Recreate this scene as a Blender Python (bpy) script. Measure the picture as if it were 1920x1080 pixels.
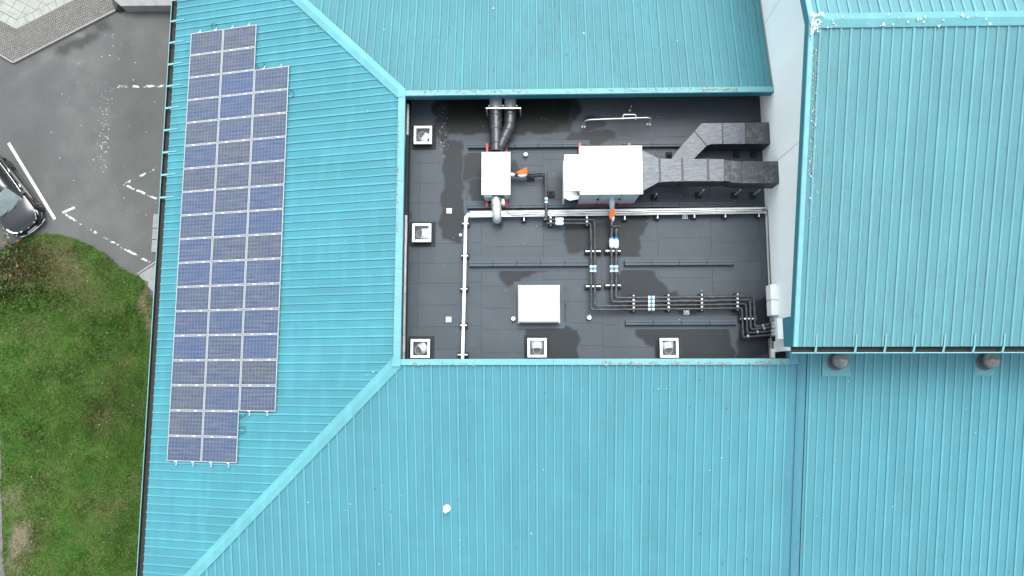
import bpy, bmesh, math, random
import numpy as np
from mathutils import Vector, Matrix
for o in list(bpy.data.objects): bpy.data.objects.remove(o)
random.seed(7); rng = np.random.default_rng(11)
SC = bpy.context.scene; COL = SC.collection
# ------------------------------------------------------------------ camera
H = 34.4; FPX = 1330.0
TILT, ROLL, YAW = math.radians(7.02), math.radians(1.49), math.radians(-0.24)
RM = Matrix.Rotation(YAW,3,'Z') @ Matrix.Rotation(TILT,3,'X') @ Matrix.Rotation(ROLL,3,'Y')
cam_d = bpy.data.cameras.new('camera'); cam = bpy.data.objects.new('camera', cam_d); COL.objects.link(cam)
cam.matrix_world = Matrix.Translation((0,0,H)) @ RM.to_4x4()
cam_d.sensor_width = 36; cam_d.lens = 36*FPX/1920; cam_d.clip_end = 3000; cam_d.clip_start = .5
SC.camera = cam
# ------------------------------------------------------------------ world, sun, exposure
SUN_EL, SUN_AZ = math.radians(64), math.radians(14)      # azimuth from +Y towards +X
w = bpy.data.worlds.new('World'); SC.world = w; w.use_nodes = True
nt = w.node_tree; bg = nt.nodes['Background']
sky = nt.nodes.new('ShaderNodeTexSky'); sky.sky_type = 'NISHITA'; sky.sun_disc = False
sky.sun_elevation = SUN_EL; sky.sun_rotation = SUN_AZ; sky.air_density = 1.0; sky.dust_density = 4.0; sky.ozone_density = 1.0
hs = nt.nodes.new('ShaderNodeHueSaturation'); hs.inputs['Saturation'].default_value = .30
nt.links.new(sky.outputs[0], hs.inputs['Color']); wb = nt.nodes.new('ShaderNodeMix'); wb.data_type = 'RGBA'; wb.blend_type = 'MULTIPLY'; wb.inputs[0].default_value = 1; wb.inputs[7].default_value = (.96,1.0,.985,1)
nt.links.new(hs.outputs[0], wb.inputs[6]); nt.links.new(wb.outputs[2], bg.inputs[0]); bg.inputs[1].default_value = .15
sd = bpy.data.lights.new('sun','SUN'); sd.energy = .55; sd.angle = math.radians(40); sd.color = (1,.98,.95)
so = bpy.data.objects.new('sun', sd); COL.objects.link(so)
sdir = Vector((math.sin(SUN_AZ)*math.cos(SUN_EL), math.cos(SUN_AZ)*math.cos(SUN_EL), math.sin(SUN_EL)))
so.rotation_euler = sdir.to_track_quat('Z','Y').to_euler(); so.location = (0,0,60)
SC.view_settings.view_transform = 'Standard'; SC.view_settings.look = 'None'
SC.view_settings.exposure = 1.48; SC.view_settings.gamma = 1
# ------------------------------------------------------------------ placing helpers
def ray(px,py): return RM @ Vector(((px-960)/FPX, -(py-540)/FPX, -1))
def at(px,py,z):
    d = ray(px,py); k = (z-H)/d.z; return Vector((0,0,H)) + d*k
def onplane(px,py,n,c):
    d = ray(px,py); n = Vector(n); k = (c - n.z*H)/n.dot(d); return Vector((0,0,H)) + d*k
TP = .231; ZR = 7.5; XW = -5.05; YS = .50; YN = 11.10; ZF = 5.90; XE = 9.57
EAVE = 10.56
def on_west(px,py,dz=0): return onplane(px,py,(-TP,0,1), ZR - TP*XW + dz)
def on_south(px,py,dz=0): return onplane(px,py,(0,-TP,1), ZR - TP*YS + dz)
def on_north(px,py,dz=0): return onplane(px,py,(0,TP,1), ZR + TP*YN + dz)
UR_Y, UR_Z, UT = 11.39, 12.42, .27
def on_hall(px,py,dz=0): return onplane(px,py,(0,-UT,1), UR_Z - UT*UR_Y + dz)
# ------------------------------------------------------------------ object helpers
ORIG = {}
def tag(o,label,cat,group=None,kind=None):
    if label: o['label'] = label
    if cat: o['category'] = cat
    if group: o['group'] = group
    if kind: o['kind'] = kind
    return o
def thing(name,loc,label,cat,group=None):
    o = bpy.data.objects.new(name,None); COL.objects.link(o); o.location = loc; o.empty_display_size = .2
    ORIG[o.name] = Vector(loc); return tag(o,label,cat,group)
def copy_tree(o,parent=None,loc=None):
    c = o.copy(); COL.objects.link(c); c.parent = parent
    if loc is not None: c.location = loc
    for ch in o.children: copy_tree(ch,c)
    return c
class MB:
    def __init__(s): s.v=[]; s.f=[]; s.m=[]; s.uv=None; s.mi=0
    def add(s,vs,fs):
        b=len(s.v); s.v += [tuple(v) for v in vs]
        for f in fs: s.f.append(tuple(b+i for i in f)); s.m.append(s.mi)
        return s
    def quad(s,a,b,c,d): return s.add([a,b,c,d],[(0,1,2,3)])
    def box(s,lo,hi):
        x0,y0,z0=lo; x1,y1,z1=hi
        return s.add([(x0,y0,z0),(x1,y0,z0),(x1,y1,z0),(x0,y1,z0),(x0,y0,z1),(x1,y0,z1),(x1,y1,z1),(x0,y1,z1)],
            [(3,2,1,0),(4,5,6,7),(0,1,5,4),(1,2,6,5),(2,3,7,6),(3,0,4,7)])
    def bbox(s,lo,hi,b=.01):
        """box with bevelled top and vertical edges"""
        x0,y0,z0=lo; x1,y1,z1=hi
        def ring(i,z): 
            return [(x0+i+b,y0+i,z),(x1-i-b,y0+i,z),(x1-i,y0+i+b,z),(x1-i,y1-i-b,z),(x1-i-b,y1-i,z),(x0+i+b,y1-i,z),(x0+i,y1-i-b,z),(x0+i,y0+i+b,z)]
        vs = ring(0,z0)+ring(0,z1-b)+ring(b,z1); fs=[tuple(range(7,-1,-1)),tuple(range(16,24))]
        for r in (0,8):
            for i in range(8): j=(i+1)%8; fs.append((r+i,r+j,r+8+j,r+8+i))
        return s.add(vs,fs)
    def obox(s,c,ax,ay,az,hx,hy,hz):
        c=Vector(c); ax=Vector(ax);ay=Vector(ay);az=Vector(az); vs=[]
        for k in (-1,1):
            for i,j in ((-1,-1),(1,-1),(1,1),(-1,1)): vs.append(c+ax*hx*i+ay*hy*j+az*hz*k)
        return s.add(vs,[(3,2,1,0),(4,5,6,7),(0,1,5,4),(1,2,6,5),(2,3,7,6),(3,0,4,7)])
    def bar(s,a,b,w,h,up=(0,0,1)):
        a=Vector(a);b=Vector(b); d=(b-a); L=d.length; d.normalize(); u=Vector(up); sd=d.cross(u)
        if sd.length<1e-4: sd=d.cross(Vector((1,0,0)))
        sd.normalize(); u=sd.cross(d).normalized(); return s.obox((a+b)/2,d,sd,u,L/2,w/2,h/2)
    def tube(s,pts,r,n=10,cap=True):
        pts=[Vector(p) for p in pts]; rs=r if isinstance(r,(list,tuple)) else [r]*len(pts)
        d0=(pts[1]-pts[0]).normalized(); u=Vector((0,0,1)) if abs(d0.z)<.9 else Vector((1,0,0))
        u=(u-d0*u.dot(d0)).normalized(); base=len(s.v); prev=d0
        for i,p in enumerate(pts):
            a=(pts[i]-pts[i-1]).normalized() if i else d0; b=(pts[i+1]-pts[i]).normalized() if i<len(pts)-1 else a
            t=(a+b); t = a if t.length<1e-6 else t.normalized()
            q=prev.rotation_difference(t); u=q@u; u=(u-t*u.dot(t)).normalized(); prev=t
            v=t.cross(u); k=1/max(.5,t.dot(a))
            for j in range(n):
                an=2*math.pi*j/n; off=(u*math.cos(an)+v*math.sin(an))*rs[i]
                if k>1.001 and i and i<len(pts)-1:
                    mdir=(a-b); 
                    if mdir.length>1e-6:
                        mdir=mdir-t*mdir.dot(t); mdir.normalize(); off=off+mdir*off.dot(mdir)*(k-1)
                s.v.append(tuple(p+off))
        for i in range(len(pts)-1):
            for j in range(n):
                k=(j+1)%n; s.f.append((base+i*n+j,base+i*n+k,base+(i+1)*n+k,base+(i+1)*n+j)); s.m.append(s.mi)
        if cap:
            s.f.append(tuple(base+j for j in range(n-1,-1,-1))); s.m.append(s.mi)
            e=base+(len(pts)-1)*n; s.f.append(tuple(e+j for j in range(n))); s.m.append(s.mi)
        return s
    def lathe(s,c,prof,n=20,axis=None,capb=False,capt=True):
        c=Vector(c); ax=Vector(axis).normalized() if axis is not None else Vector((0,0,1))
        u=ax.orthogonal().normalized(); v=ax.cross(u); base=len(s.v)
        for r,z in prof:
            for j in range(n):
                a=2*math.pi*j/n; s.v.append(tuple(c+ax*z+(u*math.cos(a)+v*math.sin(a))*r))
        for i in range(len(prof)-1):
            for j in range(n):
                k=(j+1)%n; s.f.append((base+i*n+j,base+i*n+k,base+(i+1)*n+k,base+(i+1)*n+j)); s.m.append(s.mi)
        if capt: e=base+(len(prof)-1)*n; s.f.append(tuple(e+j for j in range(n))); s.m.append(s.mi)
        if capb: s.f.append(tuple(base+j for j in range(n-1,-1,-1))); s.m.append(s.mi)
        return s
    def prism(s,poly,z0,z1):
        """poly: list of (x,y); counter-clockwise made"""
        A=sum(poly[i][0]*poly[(i+1)%len(poly)][1]-poly[(i+1)%len(poly)][0]*poly[i][1] for i in range(len(poly)))
        if A<0: poly=poly[::-1]
        n=len(poly); vs=[(x,y,z0) for x,y in poly]+[(x,y,z1) for x,y in poly]
        fs=[tuple(range(n-1,-1,-1)),tuple(range(n,2*n))]+[(i,(i+1)%n,n+(i+1)%n,n+i) for i in range(n)]
        return s.add(vs,fs)
    def loft(s,rings,closed=True,capa=True,capb=True):
        n=len(rings[0]); base=len(s.v)
        for r in rings: s.v += [tuple(p) for p in r]
        for i in range(len(rings)-1):
            for j in range(n if closed else n-1):
                k=(j+1)%n; s.f.append((base+i*n+j,base+i*n+k,base+(i+1)*n+k,base+(i+1)*n+j)); s.m.append(s.mi)
        if capa and closed: s.f.append(tuple(base+j for j in range(n-1,-1,-1))); s.m.append(s.mi)
        if capb and closed: e=base+(len(rings)-1)*n; s.f.append(tuple(e+j for j in range(n))); s.m.append(s.mi)
        return s
    def build(s,name,mat,parent=None,smooth=False,origin=None,label=None,kind=None):
        me=bpy.data.meshes.new(name)
        if parent is not None: og=ORIG.get(parent.name,Vector((0,0,0)))
        else: og=Vector(origin) if origin is not None else Vector((0,0,0))
        me.from_pydata([(x-og.x,y-og.y,z-og.z) for x,y,z in s.v],[],s.f)
        ms = mat if isinstance(mat,(list,tuple)) else [mat]
        for m in ms: me.materials.append(M[m] if isinstance(m,str) else m)
        if len(ms)>1: me.polygons.foreach_set('material_index',s.m)
        me.validate()
        bm=bmesh.new(); bm.from_mesh(me); bmesh.ops.recalc_face_normals(bm,faces=bm.faces); bm.to_mesh(me); bm.free()
        if smooth:
            me.polygons.foreach_set('use_smooth',[True]*len(me.polygons))
            try: me.set_sharp_from_angle(angle=math.radians(38))
            except Exception: pass
        o=bpy.data.objects.new(name,me); COL.objects.link(o)
        if parent is not None: o.parent=parent; ORIG[o.name]=og
        else: o.location=og; ORIG[o.name]=og
        if label: o['label']=label
        if kind: o['kind']=kind
        return o
def arc(p,a,b,r,n=5):
    """rounded corner at p between points a and b"""
    p=Vector(p);a=Vector(a);b=Vector(b); u=(a-p).normalized(); v=(b-p).normalized(); out=[]
    A=p+u*r; B=p+v*r
    for i in range(n+1):
        t=i/n; out.append(A*(1-t)**2+p*2*t*(1-t)+B*t*t)
    return out
def rounded(pts,r,n=5):
    pts=[Vector(p) for p in pts]; out=[pts[0]]
    for i in range(1,len(pts)-1):
        rr=min(r,(pts[i]-pts[i-1]).length*.45,(pts[i+1]-pts[i]).length*.45); out+=arc(pts[i],pts[i-1],pts[i+1],rr,n)
    return out+[pts[-1]]
# value noise for mesh attributes
_L = rng.random((256,256))
def vnoise(x,y,s):
    x=np.asarray(x)*s; y=np.asarray(y)*s; xi=np.floor(x).astype(int); yi=np.floor(y).astype(int); fx=x-xi; fy=y-yi
    fx=fx*fx*(3-2*fx); fy=fy*fy*(3-2*fy); g=lambda a,b:_L[a%256,b%256]
    return (g(xi,yi)*(1-fx)+g(xi+1,yi)*fx)*(1-fy)+(g(xi,yi+1)*(1-fx)+g(xi+1,yi+1)*fx)*fy
def fbm(x,y,s): return vnoise(x,y,s)*.5+vnoise(x+31,y+7,s*2.1)*.27+vnoise(x+5,y+53,s*4.3)*.15+vnoise(x,y+11,s*9)*.08
# ------------------------------------------------------------------ materials
M = {}
def nodes(name):
    m=bpy.data.materials.new(name); m.use_nodes=True; n=m.node_tree; b=n.nodes['Principled BSDF']; M[name]=m
    return m,n,b
def N(n,t,**kw):
    x=n.nodes.new(t)
    for k,v in kw.items():
        if k in x.inputs: x.inputs[k].default_value=v
        else: setattr(x,k,v)
    return x
def pos(n,scale=(1,1,1)):
    g=N(n,'ShaderNodeNewGeometry'); mp=N(n,'ShaderNodeMapping'); mp.inputs['Scale'].default_value=scale
    n.links.new(g.outputs['Position'],mp.inputs['Vector']); return mp.outputs[0]
def noise(n,vec,scale,detail=4,rough=.6,dist=0):
    x=N(n,'ShaderNodeTexNoise'); x.inputs['Scale'].default_value=scale; x.inputs['Detail'].default_value=detail
    x.inputs['Roughness'].default_value=rough; x.inputs['Distortion'].default_value=dist
    n.links.new(vec,x.inputs['Vector']); return x.outputs['Fac']
def ramp(n,fac,stops):
    r=N(n,'ShaderNodeValToRGB'); e=r.color_ramp.elements
    while len(e)<len(stops): e.new(.5)
    for i,(p,c) in enumerate(stops):
        e[i].position=p; e[i].color=(c,c,c,1) if isinstance(c,(int,float)) else tuple(c)+(1,)
    n.links.new(fac,r.inputs[0]); return r.outputs[0]
def mix(n,fac,a,b,mode='MIX'):
    x=N(n,'ShaderNodeMix'); x.data_type='RGBA'; x.blend_type=mode
    for sock,v in ((x.inputs['Factor'],fac),(x.inputs['A'],a),(x.inputs['B'],b)):
        pass
    ins={'f':x.inputs[0],'a':x.inputs[6],'b':x.inputs[7]}
    for k,v in (('f',fac),('a',a),('b',b)):
        if isinstance(v,(int,float)): ins[k].default_value = v if k=='f' else (v,v,v,1)
        elif isinstance(v,tuple): ins[k].default_value=v+(1,) if len(v)==3 else v
        else: n.links.new(v,ins[k])
    return x.outputs[2]
def bump(n,b,h,strength=.3,dist=.01):
    x=N(n,'ShaderNodeBump'); x.inputs['Strength'].default_value=strength; x.inputs['Distance'].default_value=dist
    n.links.new(h,x.inputs['Height']); n.links.new(x.outputs[0],b.inputs['Normal'])
def math_(n,op,a,b=0.0,clamp=False):
    x=N(n,'ShaderNodeMath'); x.operation=op; x.use_clamp=clamp
    for i,v in enumerate((a,b)):
        if isinstance(v,(int,float)): x.inputs[i].default_value=v
        else: n.links.new(v,x.inputs[i])
    return x.outputs[0]
def pbr(name,col,rough=.55,metal=0,var=.18,scale=3,bmp=0,bscale=60,grime=None,gscale=4,gth=(.55,.75),stretch=(1,1,1),coat=0,spec=.5):
    m,n,b=nodes(name); p=pos(n,stretch)
    f=noise(n,p,scale,5)
    c=mix(n,ramp(n,f,[(.3,0.0),(.7,1.0)]),tuple(x*(1-var) for x in col),tuple(min(1,x*(1+var*.6)) for x in col))
    if grime:
        g=noise(n,p,gscale,6,.7); c=mix(n,ramp(n,g,[(gth[0],0.0),(gth[1],1.0)]),c,tuple(grime))
    n.links.new(c,b.inputs['Base Color']); b.inputs['Metallic'].default_value=metal
    r=ramp(n,f,[(.2,max(0,rough-.08)),(.8,min(1,rough+.08))]); n.links.new(r,b.inputs['Roughness'])
    b.inputs['Specular IOR Level'].default_value=spec
    if coat: b.inputs['Coat Weight'].default_value=coat; b.inputs['Coat Roughness'].default_value=.06
    if bmp: bump(n,b,noise(n,p,bscale,3),bmp,.006)
    return m
TEAL=(.085,.405,.515)
def roofmat(name,col,axis,dirt=.25,dirtcol=(.10,.16,.17),lich=.0,var=.10,white=0.0):
    """painted metal sheeting; streaks run down the slope along the given world axis"""
    m,n,b=nodes(name); st=(7,.35,1) if axis=='Y' else (.35,7,1)
    oi=N(n,'ShaderNodeObjectInfo')
    c=mix(n,ramp(n,noise(n,pos(n,(1.6,.5,1) if axis=='Y' else (.5,1.6,1)),.6,5,.6),[(.3,0.0),(.7,1.0)]),tuple(x*(1-var) for x in col),tuple(x*(1+var) for x in col))
    c=mix(n,math_(n,'MULTIPLY',oi.outputs['Random'],.16),c,tuple(x*.72 for x in col))
    s=noise(n,pos(n,st),2.2,6,.65); c=mix(n,ramp(n,s,[(.42,0.0),(.64,.5)]),c,tuple(x*.74+.03 for x in col))
    s2=noise(n,pos(n,tuple(a*1.9 for a in st)),1.9,7,.75); g2=noise(n,pos(n),.32,3)
    k=math_(n,'MULTIPLY',ramp(n,s2,[(.53,0.0),(.66,1.0)]),ramp(n,g2,[(.38,0.0),(.60,1.0)])); k=math_(n,'MULTIPLY',k,dirt)
    c=mix(n,k,c,dirtcol)
    bands=noise(n,pos(n,(2.4,.5,1) if axis=='X' else (.5,2.4,1)),1.0,2,.5); c=mix(n,ramp(n,bands,[(.50,0.0),(.66,.35 if axis=='X' else .08)]),c,tuple(x*1.16+.012 for x in col))
    sp=noise(n,pos(n),28,2,.5); c=mix(n,ramp(n,sp,[(.76,0.0),(.80,.55)]),c,(.30,.36,.36))
    if lich:
        l=noise(n,pos(n),7,8,.8); l2=noise(n,pos(n),.7,3); kk=math_(n,'MULTIPLY',ramp(n,l,[(.50,0.0),(.66,1.0)]),ramp(n,l2,[(.42,0.0),(.62,lich)])); c=mix(n,kk,c,(.30,.27,.23))
    if white:
        l=noise(n,pos(n),5,8,.75); c=mix(n,ramp(n,l,[(.66,0.0),(.70,white)]),c,(.8,.82,.8))
    n.links.new(c,b.inputs['Base Color']); b.inputs['Roughness'].default_value=.48; b.inputs['Specular IOR Level'].default_value=.35
    bump(n,b,noise(n,pos(n),1.6,3),.25,.02)
    return m
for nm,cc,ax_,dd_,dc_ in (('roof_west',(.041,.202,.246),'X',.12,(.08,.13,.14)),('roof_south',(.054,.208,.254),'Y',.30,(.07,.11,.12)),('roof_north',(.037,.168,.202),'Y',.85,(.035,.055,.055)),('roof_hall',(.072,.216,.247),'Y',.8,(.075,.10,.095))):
    roofmat(nm,cc,ax_,dd_,dc_); roofmat(nm+'_lit_crest',tuple(x*1.26+.010 for x in cc),ax_,dd_*.5,dc_)  # rib tops: lighter copy, their sky sheen put into the colour
roofmat('roof_cap',(.10,.295,.33),'X',.15,(.2,.2,.18),lich=.85)
roofmat('roof_hip',(.088,.29,.325),'X',.1,(.2,.2,.18),lich=.12)
roofmat('roof_gap',(.044,.178,.232),'Y',.5,(.16,.17,.30))
roofmat('hall_cap',(.085,.265,.295),'X',.25,(.25,.25,.2),lich=.2)
pbr('teal_fascia',(.018,.115,.16),.45,var=.1)  # teal darkened so the fascia's shade sits in the colour
pbr('teal_trim',(.046,.195,.245),.45,var=.1)
pbr('teal_light',(.14,.345,.38),.45,var=.1)
pbr('deck',(.03,.04,.045),.9)
pbr('gutter_in',(.022,.020,.019),.8,var=.4,scale=9)
pbr('rust',(.22,.055,.03),.8,var=.5,scale=25)
pbr('white_wall',(.87,.93,.92),.7,var=.035,scale=.8,stretch=(1,1,.3),grime=(.66,.71,.73),gscale=1.1,gth=(.62,.9))
pbr('white_paint',(.80,.82,.81),.45,var=.04)
pbr('white_plastic',(.78,.80,.80),.4,var=.03,grime=(.55,.55,.52),gscale=3,gth=(.6,.85))
pbr('hatch',(.40,.415,.41),.5,var=.05,scale=2,grime=(.31,.32,.30),gscale=5,gth=(.55,.8))
pbr('casing',(.58,.61,.62),.38,var=.03,scale=1.5)
pbr('grey_panel',(.34,.40,.44),.45,var=.06,scale=2)
pbr('red_steel',(.50,.065,.045),.5,var=.2)
pbr('steel',(.50,.53,.55),.34,.85,var=.18,scale=8)
pbr('galv',(.56,.60,.62),.38,.6,var=.18,scale=14)
pbr('strut',(.72,.74,.74),.4,.2,var=.08)
pbr('bright',(.80,.83,.86),.16,.95,var=.06,scale=3)
pbr('mirror_sheet',(.62,.68,.73),.5,.2,var=.1,scale=6)
pbr('rubber',(.012,.013,.014),.8,var=.3)
pbr('pipe',(.013,.015,.018),.45,var=.6,scale=10,bmp=.3,bscale=40,grime=(.05,.058,.07),gscale=6,gth=(.40,.65))
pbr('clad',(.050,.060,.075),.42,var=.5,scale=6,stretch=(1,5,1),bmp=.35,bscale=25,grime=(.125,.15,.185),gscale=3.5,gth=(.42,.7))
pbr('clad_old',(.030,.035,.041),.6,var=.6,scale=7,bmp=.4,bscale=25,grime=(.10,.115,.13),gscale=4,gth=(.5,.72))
pbr('clad_side',(.017,.020,.024),.5,var=.6,scale=5,bmp=.3,bscale=25,grime=(.055,.063,.075),gscale=5,gth=(.52,.75))  # darker copy of clad, shade of the duct sides in its colour; bands share it
pbr('black_duct',(.022,.025,.031),.3,var=.5,scale=4,bmp=.5,bscale=14,grime=(.09,.10,.115),gscale=5,gth=(.5,.75))
pbr('band',(.02,.022,.026),.5)
pbr('orange',(.90,.13,.01),.5,var=.12,scale=9,bmp=.4,bscale=14)
pbr('bag',(.55,.62,.68),.3,var=.15,scale=8,bmp=.6,bscale=18)
pbr('jacket',(.62,.70,.76),.4,var=.12,scale=12,bmp=.4,bscale=20)
pbr('blue_tape',(.02,.22,.62),.4)
pbr('white_tape',(.75,.75,.66),.5)
pbr('yellow',(.75,.55,.03),.5)
pbr('felt_dark',(.019,.022,.026),.85,var=.25,scale=2,bmp=.3,bscale=160)
def feltmat(name,col,rough,lo=.82,spec=.5,dry=None):
    m,n,b=nodes(name); oi=N(n,'ShaderNodeObjectInfo'); p=pos(n)
    c=mix(n,ramp(n,noise(n,p,.8,5,.62),[(.32,0.0),(.68,1.0)]),tuple(x*.78 for x in col),tuple(x*1.18 for x in col))
    c=mix(n,math_(n,'MULTIPLY',oi.outputs['Random'],.5),c,tuple(x*lo for x in col))
    c=mix(n,ramp(n,noise(n,p,90,2,.6),[(.45,0.0),(.75,.35)]),c,tuple(x*1.9 for x in col))
    c=mix(n,ramp(n,noise(n,pos(n,(1,2.2,1)),1.7,7,.72),[(.62,0.0),(.80,.35)]),c,(.085,.097,.108))
    if dry:
        at_=N(n,'ShaderNodeAttribute'); at_.attribute_name='wet'
        dc=mix(n,ramp(n,noise(n,p,.8,5,.62),[(.32,0.0),(.68,1.0)]),tuple(x*.75 for x in dry),tuple(x*1.10 for x in dry)); c=mix(n,ramp(n,at_.outputs['Fac'],[(.15,0.0),(.60,1.0)]),dc,c)
    n.links.new(c,b.inputs['Base Color']); b.inputs['Roughness'].default_value=rough; b.inputs['Specular IOR Level'].default_value=spec
    bump(n,b,noise(n,p,120,2),.25,.004); return m
feltmat('felt',(.030,.042,.055),.6)
feltmat('felt_wet',(.0095,.0135,.018),.5,.9,.25,dry=(.030,.042,.055))
feltmat('felt_silt',(.0055,.0065,.0070),.5,.9,.2,dry=(.010,.014,.018))
feltmat('felt_plinth',(.037,.052,.068),.6)
def asphaltmat():
    m,n,b=nodes('asphalt'); p=pos(n); a=N(n,'ShaderNodeAttribute'); a.attribute_name='tone'
    c=ramp(n,a.outputs['Fac'],[(0.0,(.018,.018,.018)),(.5,(.066,.067,.068)),(1.0,(.165,.165,.16))])
    c=mix(n,ramp(n,noise(n,p,16,5,.85),[(.42,0.0),(.72,.55)]),c,(.135,.135,.13)); c=mix(n,ramp(n,noise(n,p,11,5,.85),[(.52,0.0),(.75,.5)]),c,(.03,.03,.03))
    n.links.new(c,b.inputs['Base Color']); b.inputs['Roughness'].default_value=.85; bump(n,b,noise(n,p,80,3),.5,.006)
asphaltmat()
pbr('far_ground',(.10,.10,.10),.9)
pbr('paint_line',(.55,.55,.54),.6,var=.08,grime=(.45,.45,.44),gscale=9,gth=(.6,.8))
def wornmat(name,scale,th,col=(.78,.78,.75)):
    m,n,b=nodes(name); p=pos(n); f=noise(n,p,scale,6,.7); k=ramp(n,f,[(th,0.0),(th+.05,1.0)])
    b.inputs['Base Color'].default_value=col+(1,); b.inputs['Roughness'].default_value=.7
    t=N(n,'ShaderNodeBsdfTransparent'); x=N(n,'ShaderNodeMixShader'); o=n.nodes['Material Output']
    n.links.new(k,x.inputs[0]); n.links.new(t.outputs[0],x.inputs[1]); n.links.new(b.outputs[0],x.inputs[2]); n.links.new(x.outputs[0],o.inputs[0])
wornmat('paint_worn',3.2,.50,(.5,.5,.48)); wornmat('paint_faint',4.4,.60,(.42,.42,.40)); wornmat('paint_letter',6.5,.545,(.46,.46,.45))
pbr('block_paver',(.150,.145,.137),.85,var=.28,scale=6,bmp=.4,bscale=60,grime=(.055,.055,.05),gscale=1.5,gth=(.58,.8))
pbr('joint_dark',(.05,.05,.045),.95)
pbr('slab',(.265,.272,.252),.8,var=.14,scale=2.5,bmp=.2,bscale=50,grime=(.17,.17,.16),gscale=2,gth=(.55,.8))
pbr('concrete',(.22,.225,.22),.85,var=.16,scale=2,bmp=.3,bscale=40,grime=(.12,.12,.115),gscale=3,gth=(.55,.8))
pbr('concrete_dark',(.12,.115,.11),.9,var=.3,scale=4,bmp=.3,bscale=40)
pbr('kerb_white',(.24,.24,.235),.8,var=.12)
pbr('brick_wall',(.30,.09,.055),.85,var=.3,scale=9)
pbr('moss',(.05,.075,.02),.95,var=.5,scale=9)
def lawnmat(name):
    m,n,b=nodes(name); a=N(n,'ShaderNodeVertexColor'); a.layer_name='Col'
    c=mix(n,ramp(n,noise(n,pos(n),40,3,.7),[(.3,0.0),(.7,.5)]),a.outputs[0],(.03,.05,.012))
    n.links.new(c,b.inputs['Base Color']); b.inputs['Roughness'].default_value=.9; b.inputs['Specular IOR Level'].default_value=.1
lawnmat('lawn')
def blademat():
    m,n,b=nodes('blade'); a=N(n,'ShaderNodeVertexColor'); a.layer_name='Col'
    n.links.new(a.outputs[0],b.inputs['Base Color']); b.inputs['Roughness'].default_value=.7; b.inputs['Specular IOR Level'].default_value=.15
blademat()
pbr('poppy',(.75,.07,.02),.6,var=.2); pbr('leaf',(.05,.09,.02),.8,var=.4,scale=12); pbr('straw',(.30,.25,.14),.85,var=.3,scale=9)
pbr('litter',(.42,.43,.40),.6,var=.1); pbr('leaf_dead',(.42,.22,.06),.8,var=.4,scale=9)
pbr('dropping',(.42,.50,.50),.7,var=.04); pbr('lichen',(.20,.165,.12),.9,var=.4,scale=20); pbr('speck',(.10,.03,.03),.8,var=.4)
pbr('cable_black',(.012,.012,.013),.5); pbr('cable_copper',(.24,.17,.15),.5); pbr('cable_grey',(.35,.36,.37),.5)
pbr('alu',(.46,.47,.475),.35,.5,var=.05)
pbr('ledge',(.34,.34,.35),.5,.3,var=.2,scale=3)
pbr('dome',(.15,.16,.155),.22,var=.35,scale=5,grime=(.07,.085,.06),gscale=3,gth=(.5,.7),coat=.4)
pbr('dome_base',(.055,.06,.07),.5,var=.25)
pbr('flashing',(.07,.215,.245),.5,var=.16,scale=3,grime=(.10,.22,.25),gscale=4,gth=(.55,.8))
pbr('car_paint',(.006,.0075,.010),.25,.2,var=.1,coat=1.0); pbr('car_plastic',(.014,.014,.015),.55); pbr('tyre',(.010,.010,.010),.85)
pbr('rim',(.20,.20,.21),.3,.8); pbr('chrome',(.75,.77,.79),.12,1.0,var=.03); pbr('lamp',(.68,.72,.75),.1,.4,coat=.8); pbr('plate',(.72,.73,.70),.5); pbr('interior',(.05,.05,.055),.7); pbr('sunshade',(.35,.45,.47),.5)
def glassmat(name,tint,rough=.03,alpha=.35):
    m,n,b=nodes(name); b.inputs['Base Color'].default_value=tint+(1,); b.inputs['Roughness'].default_value=rough; b.inputs['Alpha'].default_value=alpha
    b.inputs['Specular IOR Level'].default_value=.7; b.inputs['Coat Weight'].default_value=.6; b.inputs['Coat Roughness'].default_value=.02
glassmat('car_glass',(.02,.03,.03),.03,.72); pbr('windscreen',(.15,.19,.20),.06,0,var=.25,scale=3,coat=1.0); glassmat('tube_glass',(.35,.4,.42),.03,.06); M['tube_glass'].node_tree.nodes['Principled BSDF'].inputs['Coat Weight'].default_value=0  # windscreen: pale sky reflection painted as an opaque base colour
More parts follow.
